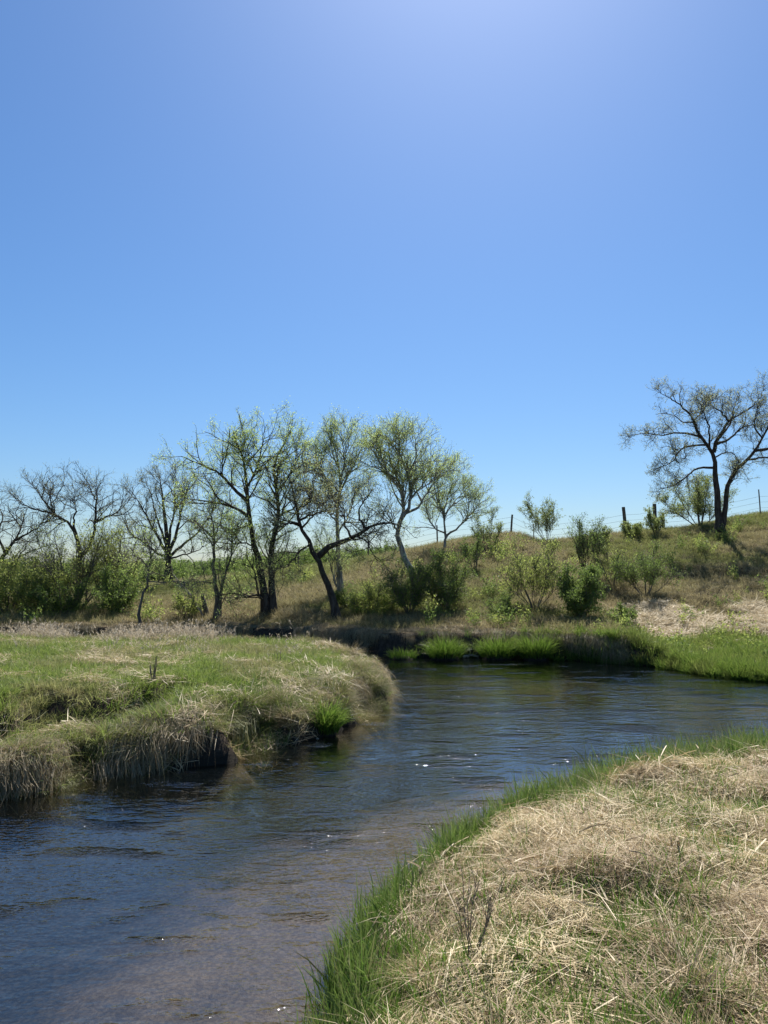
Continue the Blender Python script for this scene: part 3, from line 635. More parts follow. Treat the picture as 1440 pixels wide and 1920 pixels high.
def tree(name, label, cat, base, trunk, limbs, seed, bark, leaf, group=None, l1=(40, 0.7, 1.9), l2=(220, 0.35, 0.9), l3=(900, 0.15, 0.42), ang=(0.5, 1.1), up=0.25,
         wig=0.22, curve=0.03, leaf_size=0.075, per=6, lspread=0.05, aspect=0.55, tmin=0.22, fork=True, bare=0.48, fine=1.0):
    """trunk and limbs: (points, r0, r1) in world metres; base: foot of the trunk"""
    l1 = (int(l1[0] * 1.6), l1[1] * 1.3, l1[2] * 1.6); l2 = (int(l2[0] * 2.4 * fine), l2[1] * 1.2, l2[2] * 1.4); l3 = (int(l3[0] * 2.9 * fine), l3[1] * 1.2, l3[2] * 1.3); per = max(1, int(per * 0.85 + 0.5))
    W = Wood(seed); rg = W.rg; base = np.asarray(base, float)
    root = link(name, None, loc=tuple(base), label=label, cat=cat, group=group)
    K = 14; Ps, Rs = [], []
    for j, (pts, r0, r1) in enumerate([trunk] + list(limbs)):
        p = resample(np.asarray(pts, float) - base, K)
        if j == 0: p[0, 2] -= 0.25
        p[2:-1] += rg.normal(0, 0.018 * (1 + 2 * wig), (K - 3, 3)) * np.array([1, 1, 0.6])
        r = r0 + (r1 - r0) * np.linspace(0, 1, K) ** 0.8
        r = r * (1 + rg.normal(0, 0.045, K))
        if j == 0: r[0] *= 1.45; r[1] *= 1.12
        v, f = tubes(p[None], r[None], 10 if r0 > 0.08 else 7)
        link('trunk' if j == 0 else 'limb', mesh_np(name + '_wood', v, f, True), M[bark], root)
        Ps.append(p); Rs.append(r)
    tt = np.linspace(bare, 1, K) * (K - 1); a_ = np.minimum(tt.astype(int), K - 2); u_ = tt - a_
    Ps[0] = Ps[0][a_] * (1 - u_)[:, None] + Ps[0][a_ + 1] * u_[:, None]; Rs[0] = Rs[0][a_] * (1 - u_) + Rs[0][a_ + 1] * u_      # the lower trunk stays bare
    P0, R0 = np.array(Ps), np.array(Rs)
    P1, R1 = W.sprout(P0, R0, l1[0], l1[1], l1[2], tmin=tmin, ang=(ang[0] * 1.15, ang[1] * 1.1), up=up * 0.8, wig=wig, K=7, rk=0.017, curve=curve, taper=0.32)
    # every limb end breaks up into a fork of branches
    ends = []
    for q in range(1 if fork else 0):
        e, er = W.sprout(P0[:, -4:], R0[:, -4:], len(P0), l1[1] * 0.8, l1[2] * 0.7, tmin=0.75, ang=(0.2, 0.7), up=up, wig=wig, K=7, rk=0.02, curve=curve, bylen=False)
        ends.append((e, er))
    if ends:
        P1 = np.concatenate([P1] + [e[0] for e in ends]); R1 = np.concatenate([R1] + [e[1] for e in ends])
    P2, R2 = W.sprout(np.concatenate([P1, P1]), np.concatenate([R1, R1]), l2[0], l2[1], l2[2], tmin=0.15, ang=ang, up=up, wig=wig * 1.1, K=5, rk=0.015, curve=curve, taper=0.3)
    P3, R3 = W.sprout(P2, R2, l3[0], l3[1], l3[2], tmin=0.15, ang=(0.4, 1.1), up=up * 0.6, wig=wig * 1.2, K=2, rk=0.011, taper=0.1)
    R1 = np.maximum(R1, 0.010); R2 = np.maximum(R2, 0.0058); R3 = np.maximum(R3, 0.003)
    v, f = tubes(P1, R1, 6)
    crown = link('crown', mesh_np(name + '_crown', v, f, True), M[bark], root)
    v, f = join([tubes(P2, R2, 4), tubes(P3, R3, 3)])
    link('twigs', mesh_np(name + '_twigs', v, f, True), M['twig_oak' if leaf == 'leaf_oak' else 'twig_light'], crown, kind='stuff')
    if leaf:
        v, f, r = leaf_quads(P3, rg, leaf_size * 0.86, aspect, per, lspread * 1.5, 0.1)
        link('foliage', mesh_np(name + '_leaves', v, f, False, {'rnd': r, 'along': r * 0}), M[leaf], crown, kind='stuff')
    return root
DROP = 0.16
def limb(pts, Y, dy, r0, r1):
    """photo pixels of a limb, Y metres away, running dy metres nearer or farther towards its end"""
    n = len(pts); pts = [(px, py + max(0, 980 - py) * DROP) for px, py in pts]      # limb ends stop short of the twigs' outline
    return (np.array([at(px, py, Y + dy * (k / max(n - 1, 1)) ** 1.2) for k, (px, py) in enumerate(pts)]), r0, r1)
def shrub(name, label, base, h, wdt, stems, seed, bark='bark_grey', leaf='leaf_shrub', group=None, n2=110, n3=700, per=6, leaf_size=0.08, lean=(0, 0), up=0.35, r=0.022, wig=0.14, lspread=0.05, cat='shrub', low=0.25, ltmin=0.2, top=1.0, aspect=0.5):
    W = Wood(seed); rg = W.rg; base = np.asarray(base, float)
    root = link(name, None, loc=tuple(base), label=label, cat=cat, group=group)
    K = 8; Ps, Rs = [], []
    for j in range(stems):
        a = 2 * math.pi * (j + rg.uniform(0.1, 0.9)) / stems; sp = wdt * 0.5 * rg.uniform(0.35, 1.0); hh = h * rg.uniform(0.55, 1.0) * math.sqrt(1 - 0.75 * (sp / (wdt * 0.5)) ** 2)
        e = np.array([math.cos(a) * sp + lean[0], math.sin(a) * sp + lean[1], hh]); t = np.linspace(0, 1, K)
        p = np.stack([e[0] * t ** 0.85, e[1] * t ** 0.85, e[2] * t ** 1.08], 1) + np.r_[np.zeros((1, 3)), np.cumsum(rg.normal(0, wig * 0.22, (K - 1, 3)), 0) * np.array([1, 1, 0.3])] * h * 0.25
        p += np.array([math.cos(a), math.sin(a), 0]) * 0.06; p[0, 2] = -0.15
        rr = r * rg.uniform(0.7, 1.25) * np.linspace(1, 0.3, K)
        v, f = tubes(p[None], rr[None], 6); link('stem', mesh_np(name + '_stem', v, f, True), M[bark], root)
        Ps.append(p); Rs.append(rr)
    P0, R0 = np.array(Ps), np.array(Rs)
    P2, R2 = W.sprout(P0, R0, int(n2 * 1.3), h * 0.14, h * 0.40, tmin=low, ang=(0.4, 1.15), up=up, wig=wig, K=5, rk=0.013, taper=0.3)
    P3, R3 = W.sprout(np.concatenate([P2, P2]), np.concatenate([R2, R2]), int(n3 * 1.25), h * 0.06, h * 0.17, tmin=0.1, ang=(0.3, 0.9), up=up, wig=wig, K=2, rk=0.011, taper=0.1)
    R2 = np.maximum(R2, 0.006); R3 = np.maximum(R3, 0.0035)
    v, f = tubes(P2, R2, 4); crown = link('crown', mesh_np(name + '_crown', v, f, True), M[bark], root)
    v, f = tubes(P3, R3, 3); link('twigs', mesh_np(name + '_twigs', v, f, True), M['twig_light'], crown, kind='stuff')
    v, f, q = leaf_quads(P3, rg, leaf_size, aspect, per, lspread, ltmin)
    link('foliage', mesh_np(name + '_leaves', v, f, False, {'rnd': q, 'along': q * 0}), M[leaf], crown, kind='stuff')
    return root

# --- the big double-trunked tree
b = hit(507, 1150); Y = b[1]
tree('tree', 'tall dark tree with two trunks rising in a narrow V on the cut bank', 'tree', b,
     limb([(500, 1152), (492, 1090), (482, 1040), (470, 990), (465, 940), (464, 890), (458, 840), (446, 808), (436, 785)], Y, -0.3, 0.20, 0.03),
     [limb([(514, 1152), (509, 1100), (508, 1050), (512, 1005), (521, 975), (522, 930), (513, 870), (516, 835), (532, 805), (545, 775)], Y, 0.5, 0.19, 0.025),
      limb([(464, 965), (445, 950), (420, 938), (400, 936), (375, 930), (360, 928)], Y, 0.8, 0.085, 0.02),
      limb([(462, 930), (440, 905), (415, 875), (390, 857), (360, 842), (340, 832)], Y, -1.2, 0.09, 0.018),
      limb([(464, 900), (480, 862), (487, 830), (492, 800), (494, 780)], Y, -0.9, 0.06, 0.015),
      limb([(512, 985), (530, 960), (548, 950), (560, 925), (566, 900)], Y + 0.3, 1.2, 0.07, 0.015),
      limb([(522, 905), (540, 880), (552, 850), (556, 820)], Y + 0.4, -1.2, 0.055, 0.014),
      limb([(505, 1146), (494, 1125), (480, 1116), (460, 1118), (440, 1113), (415, 1116)], Y, -1.0, 0.075, 0.018),
      limb([(485, 1117), (480, 1085), (474, 1050), (471, 1015)], Y - 0.4, -0.5, 0.05, 0.012),
      limb([(480, 1025), (455, 1018), (440, 1020), (425, 1010)], Y, -1.0, 0.05, 0.012),
      limb([(470, 985), (450, 990), (432, 1000), (415, 990)], Y, 1.2, 0.05, 0.012)],
     11, 'bark_oak', 'leaf_elm', l1=(115, 0.6, 1.9), l2=(460, 0.35, 0.95), l3=(1900, 0.15, 0.42), wig=0.2, up=0.22, per=7, leaf_size=0.078, tmin=0.2, fine=0.8)
# --- leaning oak with the long side limb
b = hit(632, 1158); Y = b[1]
tree('tree', 'black crooked tree leaning left with a long limb reaching right', 'tree', b,
     limb([(633, 1160), (622, 1118), (606, 1075), (592, 1042), (576, 1012), (562, 985), (558, 950), (548, 905), (540, 870)], Y, -0.4, 0.19, 0.02),
     [limb([(597, 1043), (618, 1026), (645, 1016), (668, 1003), (690, 990), (715, 982), (740, 982), (758, 990)], Y, -1.6, 0.15, 0.018),
      limb([(658, 1008), (648, 985), (645, 955), (640, 930)], Y - 0.6, 0.8, 0.06, 0.013),
      limb([(685, 992), (675, 968), (672, 950), (688, 925), (697, 905)], Y - 0.8, -0.8, 0.06, 0.013),
      limb([(668, 1005), (690, 1018), (700, 1040), (715, 1052)], Y - 0.8, -0.9, 0.045, 0.012),
      limb([(562, 985), (545, 980), (530, 985), (518, 995)], Y - 0.2, -1.2, 0.07, 0.014),
      limb([(561, 975), (585, 962), (605, 955), (628, 940)], Y - 0.2, 1.0, 0.065, 0.013),
      limb([(559, 950), (580, 930), (588, 895), (592, 870)], Y - 0.3, -1.3, 0.06, 0.013),
      limb([(566, 990), (582, 970), (592, 958), (598, 930)], Y, -1.4, 0.05, 0.013),
      limb([(580, 1022), (560, 1035), (540, 1060), (520, 1066)], Y, -1.2, 0.05, 0.012)],
     12, 'bark_oak', 'leaf_oak', l1=(75, 0.5, 1.5), l2=(420, 0.3, 0.8), l3=(1500, 0.14, 0.4), wig=0.34, up=0.12, per=4, leaf_size=0.075, tmin=0.3, ang=(0.6, 1.25), fine=0.75)
# --- pale straight tree behind it
b = hit(638, 1112); Y = b[1]
tree('tree', 'pale grey slender tree standing just behind the leaning black tree', 'tree', b,
     limb([(640, 1112), (634, 1060), (632, 1000), (633, 940), (638, 890), (632, 840), (622, 790)], Y, 0.2, 0.17, 0.02),
     [limb([(634, 925), (650, 880), (668, 840), (680, 812)], Y, 0.8, 0.07, 0.014), limb([(636, 890), (645, 850), (643, 812), (640, 790)], Y, -0.8, 0.06, 0.014),
      limb([(633, 945), (615, 900), (602, 860), (592, 820)], Y, -0.8, 0.06, 0.014), limb([(633, 1000), (655, 960), (664, 920), (668, 900)], Y, -1.2, 0.05, 0.012),
      limb([(633, 980), (612, 950), (598, 915)], Y, 1.2, 0.05, 0.012), limb([(640, 1110), (628, 1092), (620, 1060), (614, 1030)], Y, -0.5, 0.06, 0.015)],
     13, 'bark_pale', 'leaf_aspen', l1=(90, 0.6, 1.8), l2=(420, 0.35, 0.9), l3=(2000, 0.16, 0.45), wig=0.16, up=0.32, ang=(0.4, 1.0), per=8, leaf_size=0.068, fine=0.58, bare=0.35)
# --- crooked multi-stem tree with pale bark
b = hit(785, 1115); Y = b[1]
tree('tree', 'tall pale tree with a crooked elbow trunk rising behind green bushes', 'tree', b,
     limb([(785, 1116), (775, 1080), (760, 1045), (748, 1015), (745, 992), (752, 972), (758, 945), (752, 905), (738, 860), (728, 825), (732, 795)], Y, 0.2, 0.20, 0.02),
     [limb([(752, 972), (768, 940), (768, 895), (758, 850), (748, 815), (752, 790)], Y, -0.9, 0.10, 0.016),
      limb([(768, 930), (785, 905), (803, 880), (818, 868)], Y - 0.4, 0.6, 0.06, 0.012),
      limb([(762, 958), (785, 945), (800, 915), (815, 885), (822, 862)], Y, 1.0, 0.08, 0.013),
      limb([(752, 905), (725, 870), (705, 835), (695, 810)], Y, -1.0, 0.06, 0.012), limb([(765, 870), (780, 835), (780, 805)], Y - 0.6, -0.8, 0.045, 0.012),
      limb([(745, 995), (730, 970), (722, 945)], Y, -1.0, 0.05, 0.012)],
     14, 'bark_pale', 'leaf_aspen', l1=(110, 0.6, 1.9), l2=(520, 0.35, 0.9), l3=(2500, 0.16, 0.42), wig=0.18, up=0.30, ang=(0.4, 1.0), per=8, leaf_size=0.068, fine=0.52, bare=0.4)
# --- small multi-stem tree on the ridge
b = on_ground(833, 46.5); Y = b[1]
tree('tree', 'small pale tree spreading from one foot on the ridge, right of the elbow-trunked tree', 'tree', b,
     limb([(833, 1030), (838, 1005), (855, 992), (872, 975), (888, 955), (900, 930)], Y, 0.0, 0.10, 0.014),
     [limb([(836, 1010), (832, 975), (835, 940), (845, 905), (850, 875)], Y, -0.8, 0.08, 0.014), limb([(836, 1000), (815, 990), (802, 965), (795, 925)], Y, 0.8, 0.06, 0.012),
      limb([(833, 970), (845, 945), (862, 920), (872, 895)], Y - 0.3, 0.8, 0.05, 0.012), limb([(833, 960), (820, 930), (815, 895), (812, 870)], Y - 0.3, -0.6, 0.05, 0.012),
      limb([(872, 975), (878, 950), (880, 930), (890, 910)], Y, -0.6, 0.04, 0.011)],
     15, 'bark_pale', 'leaf_aspen', l1=(80, 0.5, 1.6), l2=(360, 0.3, 0.8), l3=(1700, 0.16, 0.42), wig=0.22, up=0.28, ang=(0.4, 1.05), per=8, leaf_size=0.068, fine=0.52, bare=0.3)
# --- oak on the right skyline
DROP = 0.0
b = on_ground(1350, 44.0); Y = b[1]
tree('tree', 'spreading dark oak with two trunks alone on the right skyline', 'tree', b,
     limb([(1350, 990), (1347, 960), (1344, 920), (1341, 880), (1338, 848), (1322, 832), (1310, 810), (1300, 790), (1293, 775)], Y, 0.2, 0.23, 0.05),
     [limb([(1356, 985), (1360, 945), (1366, 910), (1378, 885), (1398, 865), (1416, 845), (1430, 822), (1440, 795), (1452, 770)], Y, -1.0, 0.18, 0.03),
      limb([(1338, 848), (1345, 828), (1358, 805), (1366, 790), (1385, 778), (1410, 763)], Y, -0.8, 0.14, 0.02),
      limb([(1295, 778), (1278, 762), (1258, 748), (1238, 736)], Y, -0.8, 0.07, 0.014),
      limb([(1317, 822), (1300, 815), (1270, 812), (1240, 816), (1210, 812), (1180, 818)], Y, 0.9, 0.08, 0.013),
      limb([(1330, 842), (1330, 805), (1318, 770), (1306, 742)], Y, -1.4, 0.07, 0.013), limb([(1350, 820), (1372, 788), (1378, 758), (1384, 736)], Y, 1.4, 0.07, 0.013),
      limb([(1300, 792), (1280, 790), (1262, 778), (1240, 776)], Y, -1.2, 0.05, 0.012), limb([(1430, 822), (1415, 800), (1418, 770), (1425, 745)], Y - 0.8, 1.5, 0.06, 0.012),
      limb([(1322, 834), (1295, 836), (1275, 845), (1258, 868), (1225, 880)], Y, -1.5, 0.07, 0.013),
      limb([(1336, 877), (1310, 878), (1290, 890), (1265, 910), (1235, 918)], Y, -1.8, 0.08, 0.012),
      limb([(1416, 845), (1440, 842), (1470, 838), (1500, 845)], Y - 0.6, -1.0, 0.10, 0.02), limb([(1404, 862), (1440, 858), (1475, 868)], Y - 0.5, 1.5, 0.07, 0.015),
      limb([(1345, 832), (1368, 822), (1395, 800), (1425, 795)], Y, 1.6, 0.09, 0.015), limb([(1366, 790), (1352, 772), (1335, 762), (1328, 742)], Y - 0.4, 1.0, 0.06, 0.013),
      limb([(1340, 858), (1362, 848), (1378, 852), (1388, 868)], Y, -0.8, 0.05, 0.013), limb([(1300, 790), (1320, 768), (1325, 745)], Y, 1.2, 0.05, 0.012),
      limb([(1400, 770), (1420, 750), (1432, 732)], Y - 0.8, -0.4, 0.045, 0.012)],
     16, 'bark_oak', 'leaf_oak', l1=(170, 0.5, 1.2), l2=(900, 0.3, 0.75), l3=(2300, 0.14, 0.30), wig=0.38, up=0.28, ang=(0.5, 1.2), per=3, leaf_size=0.08, tmin=0.3, lspread=0.05)
# --- small leafy tree behind the oak
b = on_ground(1312, 48.5)
shrub('tree', 'light green young tree standing behind the skyline oak', b, 4.1, 5.2, 7, 17, leaf='leaf_ridge', n2=150, n3=1500, per=6, leaf_size=0.10, r=0.04, cat='tree', lspread=0.08, low=0.2, wig=0.2)
# --- fan shaped oak on the left, farther back
DROP = 0.12
b = on_ground(316, 47.0); Y = b[1]
tree('tree', 'fan-crowned oak with a short thick trunk farther up the slope', 'tree', b,
     limb([(316, 1090), (316, 1060), (314, 1035), (312, 1005), (308, 960), (304, 920), (300, 888)], Y, 0.3, 0.26, 0.025),
     [limb([(314, 1040), (298, 1010), (280, 975), (262, 940), (248, 915)], Y, -0.8, 0.12, 0.016), limb([(316, 1038), (330, 1000), (340, 955), (350, 915), (356, 893)], Y, -0.6, 0.13, 0.016),
      limb([(313, 1025), (296, 975), (285, 930), (275, 898)], Y, 1.0, 0.10, 0.014), limb([(316, 1022), (326, 960), (328, 915), (330, 888)], Y, 1.0, 0.10, 0.014),
      limb([(316, 1045), (340, 1025), (368, 1000), (390, 970), (402, 945)], Y, 0.5, 0.11, 0.014), limb([(314, 1045), (292, 1035), (268, 1015), (245, 1000), (232, 975)], Y, 0.6, 0.10, 0.014),
      limb([(316, 1048), (345, 1040), (375, 1030), (395, 1015)], Y, -1.4, 0.07, 0.013), limb([(313, 1048), (290, 1048), (270, 1038)], Y, -1.6, 0.06, 0.013)],
     18, 'bark_oak', 'leaf_oak', l1=(75, 0.7, 1.8), l2=(480, 0.4, 1.0), l3=(1700, 0.16, 0.45), wig=0.26, up=0.3, ang=(0.4, 1.0), per=4, leaf_size=0.075, tmin=0.3, fine=0.7)
# --- left pair behind the thicket
b = on_ground(145, 38.0); Y = b[1]
tree('tree', 'dark-trunked tree with two bare crowns rising from the left thicket', 'tree', b,
     limb([(146, 1180), (146, 1130), (148, 1080), (150, 1040), (143, 1005), (128, 980), (110, 968), (92, 945), (76, 925), (68, 905)], Y, 0.2, 0.20, 0.02),
     [limb([(150, 1045), (165, 1028), (175, 1005), (178, 975), (182, 940), (180, 915), (190, 895)], Y, 0.6, 0.12, 0.016),
      limb([(143, 1005), (138, 980), (142, 950), (138, 925)], Y, -0.8, 0.08, 0.013), limb([(115, 970), (90, 958), (62, 950), (38, 938), (26, 925)], Y, -0.8, 0.07, 0.012),
      limb([(100, 957), (95, 930), (92, 912)], Y, 0.6, 0.05, 0.012), limb([(178, 980), (200, 968), (220, 955), (232, 930)], Y + 0.4, -0.8, 0.06, 0.012),
      limb([(182, 935), (172, 915), (168, 900)], Y + 0.5, 0.7, 0.04, 0.012), limb([(149, 1085), (175, 1072), (205, 1062), (225, 1052)], Y, -1.0, 0.06, 0.013),
      limb([(148, 1100), (120, 1082), (90, 1070), (60, 1068)], Y, 1.0, 0.06, 0.013)],
     19, 'bark_oak', 'leaf_oak', l1=(75, 0.6, 1.7), l2=(420, 0.35, 0.9), l3=(1400, 0.15, 0.42), wig=0.3, up=0.2, per=2, leaf_size=0.06, tmin=0.35, fine=0.62)
b = on_ground(-45, 38.5); Y = b[1]
tree('tree', 'bare dark branches of a tree entering at the left edge', 'tree', b,
     limb([(-45, 1160), (-30, 1100), (-15, 1070), (5, 1045), (25, 1015), (40, 990), (46, 960)], Y, 0.2, 0.20, 0.02),
     [limb([(25, 1015), (50, 1000), (75, 985), (92, 962)], Y, -0.8, 0.07, 0.013), limb([(-10, 1065), (20, 1058), (45, 1040), (70, 1030), (100, 1020)], Y, 0.8, 0.07, 0.013),
      limb([(10, 1040), (-2, 1000), (5, 965), (-8, 935)], Y, 0.8, 0.08, 0.013), limb([(-30, 1080), (-50, 1020), (-60, 970)], Y, 0.4, 0.1, 0.015), limb([(40, 990), (20, 960), (15, 940)], Y, -0.4, 0.05, 0.012)],
     20, 'bark_oak', 'leaf_oak', l1=(45, 0.5, 1.5), l2=(230, 0.3, 0.8), l3=(700, 0.15, 0.4), wig=0.34, up=0.2, per=2, leaf_size=0.06, fine=0.6)
# --- thin twin trunks left of the big tree
b = hit(407, 1160); Y = b[1]
tree('tree', 'slim mossy-trunked tree forking low, just left of the two-trunked tree', 'tree', b,
     limb([(406, 1162), (407, 1125), (403, 1090), (400, 1050), (402, 1010), (396, 970), (388, 948)], Y, 0.2, 0.15, 0.014),
     [limb([(412, 1160), (414, 1115), (422, 1080), (432, 1050), (436, 1015), (445, 985), (456, 965)], Y, -0.4, 0.09, 0.013), limb([(402, 1030), (388, 1005), (372, 985), (352, 972)], Y, 0.8, 0.04, 0.011),
      limb([(404, 1095), (378, 1090), (358, 1100)], Y, -0.8, 0.035, 0.011), limb([(414, 1118), (430, 1130), (448, 1128)], Y, -0.6, 0.03, 0.01), limb([(402, 1005), (415, 975), (418, 945)], Y, 0.6, 0.035, 0.01)],
     21, 'bark_grey', 'leaf_elm', l1=(45, 0.5, 1.4), l2=(260, 0.3, 0.8), l3=(950, 0.14, 0.4), wig=0.24, up=0.25, per=4, leaf_size=0.07, fine=0.6)
# --- thin bent tree right of the thicket
b = hit(263, 1178); Y = b[1]
tree('tree', 'thin bent tree with pale lower bark right of the left thicket', 'tree', b,
     limb([(264, 1180), (262, 1150), (264, 1125), (274, 1100), (280, 1070), (284, 1040), (280, 1005)], Y, 0.0, 0.08, 0.014),
     [limb([(276, 1090), (300, 1092), (330, 1090), (355, 1095)], Y, -0.3, 0.03, 0.01), limb([(280, 1065), (262, 1048), (245, 1035)], Y, 0.5, 0.03, 0.01), limb([(283, 1045), (300, 1020), (305, 990)], Y, 0.5, 0.03, 0.01)],
     22, 'bark_grey', 'leaf_elm', l1=(26, 0.4, 1.1), l2=(150, 0.3, 0.7), l3=(650, 0.14, 0.36), wig=0.24, per=4, leaf_size=0.07, bare=0.3, fine=0.4, fork=False)

# --- leafy willows of the left thicket
TH = 'leafy shrubs of the left thicket'
shrub('shrub', 'tallest leafy shrub of the left thicket, in front of the dark trunk', on_ground(150, 36.5), 5.4, 5.4, 10, 30, leaf='leaf_willow', group=TH, n2=190, n3=1200, per=4, leaf_size=0.09, r=0.045, lspread=0.09, low=0.12)
shrub('shrub', 'bright yellow-green shrub at the left edge of the thicket', on_ground(22, 35.5), 3.0, 3.8, 9, 31, leaf='leaf_willow', group=TH, n2=150, n3=1125, per=6, leaf_size=0.11, r=0.03, lspread=0.09, low=0.1)
shrub('shrub', 'rounded yellow-green shrub second from the left edge of the thicket', on_ground(85, 35.0), 2.6, 3.0, 8, 32, leaf='leaf_willow', group=TH, n2=130, n3=975, per=6, leaf_size=0.11, r=0.03, lspread=0.09, low=0.1)
shrub('shrub', 'dense dark green shrub at the right foot of the left thicket', on_ground(222, 35.0), 2.1, 2.8, 9, 33, leaf='leaf_shrub', group=TH, n2=150, n3=1125, per=6, leaf_size=0.10, lspread=0.09, low=0.08)
shrub('shrub', 'loose olive shrub between the thicket trunk and the thin bent tree', on_ground(225, 38.5), 4.8, 3.8, 8, 34, leaf='leaf_willow', group=TH, n2=130, n3=825, per=5, leaf_size=0.10, r=0.035, lspread=0.09, low=0.15)
shrub('shrub', 'dark low shrub at the foot of the thicket trunk', on_ground(125, 34.5), 1.7, 2.6, 8, 35, leaf='leaf_shrub', group=TH, n2=110, n3=825, per=5, leaf_size=0.10, lspread=0.08, low=0.06)
shrub('shrub', 'olive shrub filling the thicket behind the bright left shrub', on_ground(-15, 38.0), 3.2, 4.0, 9, 36, leaf='leaf_willow', group=TH, n2=140, n3=975, per=5, leaf_size=0.11, lspread=0.09, low=0.1)
shrub('shrub', 'low bright shrub left of the slim forked tree', hit(352, 1160), 1.35, 1.7, 8, 37, leaf='leaf_willow', n2=90, n3=600, per=4, leaf_size=0.08, lspread=0.06, low=0.08)

# --- shrubs on the hillside
HS = 'shrubs on the hillside'
shrub('shrub', 'compact dense green bush low on the slope above the water', hit(1090, 1160), 2.25, 2.2, 10, 40, leaf='leaf_shrub', group=HS, n2=170, n3=1700, per=9, leaf_size=0.085, lspread=0.07, low=0.12)
shrub('shrub', 'tall dark-stemmed shrub with a vase of upright stems behind the compact bush', hit(1100, 1085), 3.6, 1.9, 11, 41, bark='bark_oak', leaf='leaf_shrub', group=HS, n2=110, n3=800, per=4, leaf_size=0.08, r=0.028, up=0.6, low=0.45)
shrub('shrub', 'airy olive shrub with bare lower stems left of the compact bush', hit(1003, 1142), 2.9, 3.0, 11, 42, leaf='leaf_willow', group=HS, n2=170, n3=1300, per=5, leaf_size=0.075, lspread=0.07, low=0.35)
shrub('shrub', 'airy green shrub with reddish stems right of the compact bush', hit(1212, 1120), 2.6, 2.9, 11, 43, leaf='leaf_shrub', group=HS, n2=170, n3=1300, per=5, leaf_size=0.075, lspread=0.07, low=0.35)
shrub('shrub', 'thin olive shrub between the vase-shaped shrub and the airy green one', hit(1150, 1100), 2.3, 1.8, 8, 44, leaf='leaf_willow', group=HS, n2=90, n3=600, per=4, leaf_size=0.07, lspread=0.06, low=0.3)
shrub('shrub', 'dense green bush right of the elbow-trunked tree', hit(835, 1142), 2.5, 2.5, 11, 45, leaf='leaf_shrub', group=HS, n2=190, n3=1700, per=5, leaf_size=0.08, lspread=0.08, low=0.1)
shrub('shrub', 'dark green bush at the foot of the elbow-trunked tree', hit(768, 1150), 2.5, 2.3, 11, 46, leaf='leaf_shrub', group=HS, n2=170, n3=1500, per=5, leaf_size=0.08, lspread=0.08, low=0.1)
shrub('shrub', 'low olive shrub right of the leaning black trunk', hit(700, 1150), 1.7, 2.3, 10, 47, leaf='leaf_willow', group=HS, n2=140, n3=1000, per=5, leaf_size=0.075, lspread=0.07, low=0.1)
shrub('shrub', 'slender shrub with upright stems below the ridge near the small fence post', on_ground(913, 43.5), 2.6, 1.9, 8, 48, leaf='leaf_ridge', group=HS, n2=80, n3=520, per=5, leaf_size=0.085, up=0.5, low=0.35)
shrub('shrub', 'narrow dark shrub left of the slender ridge shrub', hit(890, 1070), 2.2, 1.0, 6, 49, leaf='leaf_shrub', group=HS, n2=60, n3=420, per=5, leaf_size=0.075, up=0.5, low=0.2)
shrub('shrub', 'pale feathery young tree leaning left on the ridge skyline', on_ground(1026, 48.0), 3.4, 2.2, 8, 50, leaf='leaf_ridge', group=HS, n2=100, n3=620, per=5, leaf_size=0.10, lean=(-0.55, 0), up=0.5, low=0.3)
shrub('shrub', 'leafy shrub at the foot of the leaning fence post', on_ground(1185, 46.6), 1.25, 1.9, 9, 51, leaf='leaf_ridge', group=HS, n2=90, n3=700, per=6, leaf_size=0.09, low=0.1)
shrub('shrub', 'leafy shrub round the thick upright fence post', on_ground(1228, 46.4), 1.9, 1.3, 7, 52, leaf='leaf_ridge', group=HS, n2=70, n3=480, per=6, leaf_size=0.09, low=0.25)
shrub('shrub', 'small shrub on the ridge above the vase-shaped shrub', on_ground(1125, 46.0), 1.3, 1.3, 7, 53, leaf='leaf_ridge', group=HS, n2=60, n3=420, per=5, leaf_size=0.085, low=0.2)
shrub('shrub', 'small green shrub by the water left of the straw terrace', hit(1165, 1178), 1.1, 1.6, 9, 54, leaf='leaf_shrub', group=HS, n2=80, n3=600, per=5, leaf_size=0.07, low=0.1)
shrub('shrub', 'low green shrub beside the slim pale tree trunk', hit(655, 1140), 1.1, 1.5, 8, 55, leaf='leaf_shrub', group=HS, n2=80, n3=600, per=6, leaf_size=0.075, low=0.1)
shrub('shrub', 'low dark shrub under the airy olive shrub by the cut bank', hit(945, 1160), 1.2, 1.6, 8, 56, leaf='leaf_shrub', group=HS, n2=80, n3=600, per=5, leaf_size=0.07, low=0.1)

# green brush along the far left ridge reads as one mass
brush_me = []
for i in range(4):
    rg = np.random.default_rng(300 + i); W = Wood(310 + i); n = 9
    P0 = np.zeros((n, 6, 3)); t = np.linspace(0, 1, 6); a = rg.random(n) * 6.283; sp = rg.uniform(0.3, 1.2, n); hh = rg.uniform(1.2, 2.3, n)
    P0[..., 0] = (np.cos(a) * sp)[:, None] * t; P0[..., 1] = (np.sin(a) * sp)[:, None] * t; P0[..., 2] = hh[:, None] * t
    R0 = np.full((n, 6), 0.02); P2, R2 = W.sprout(P0, R0, 120, 0.3, 0.8, tmin=0.1)
    v, f, q = leaf_quads(P2, rg, 0.17, 0.6, 9, 0.1, 0.1)
    brush_me.append(tuft_mesh('brush%d' % i, v, f, q, q * 0, M['leaf_shrub']))
x, y = spread(1500, -55, 2, 60, 92)
k = (rng.random(len(x)) < 0.75) & (x < 0.02 * (y - 60) * 20 - 2); x, y = x[k], y[k]
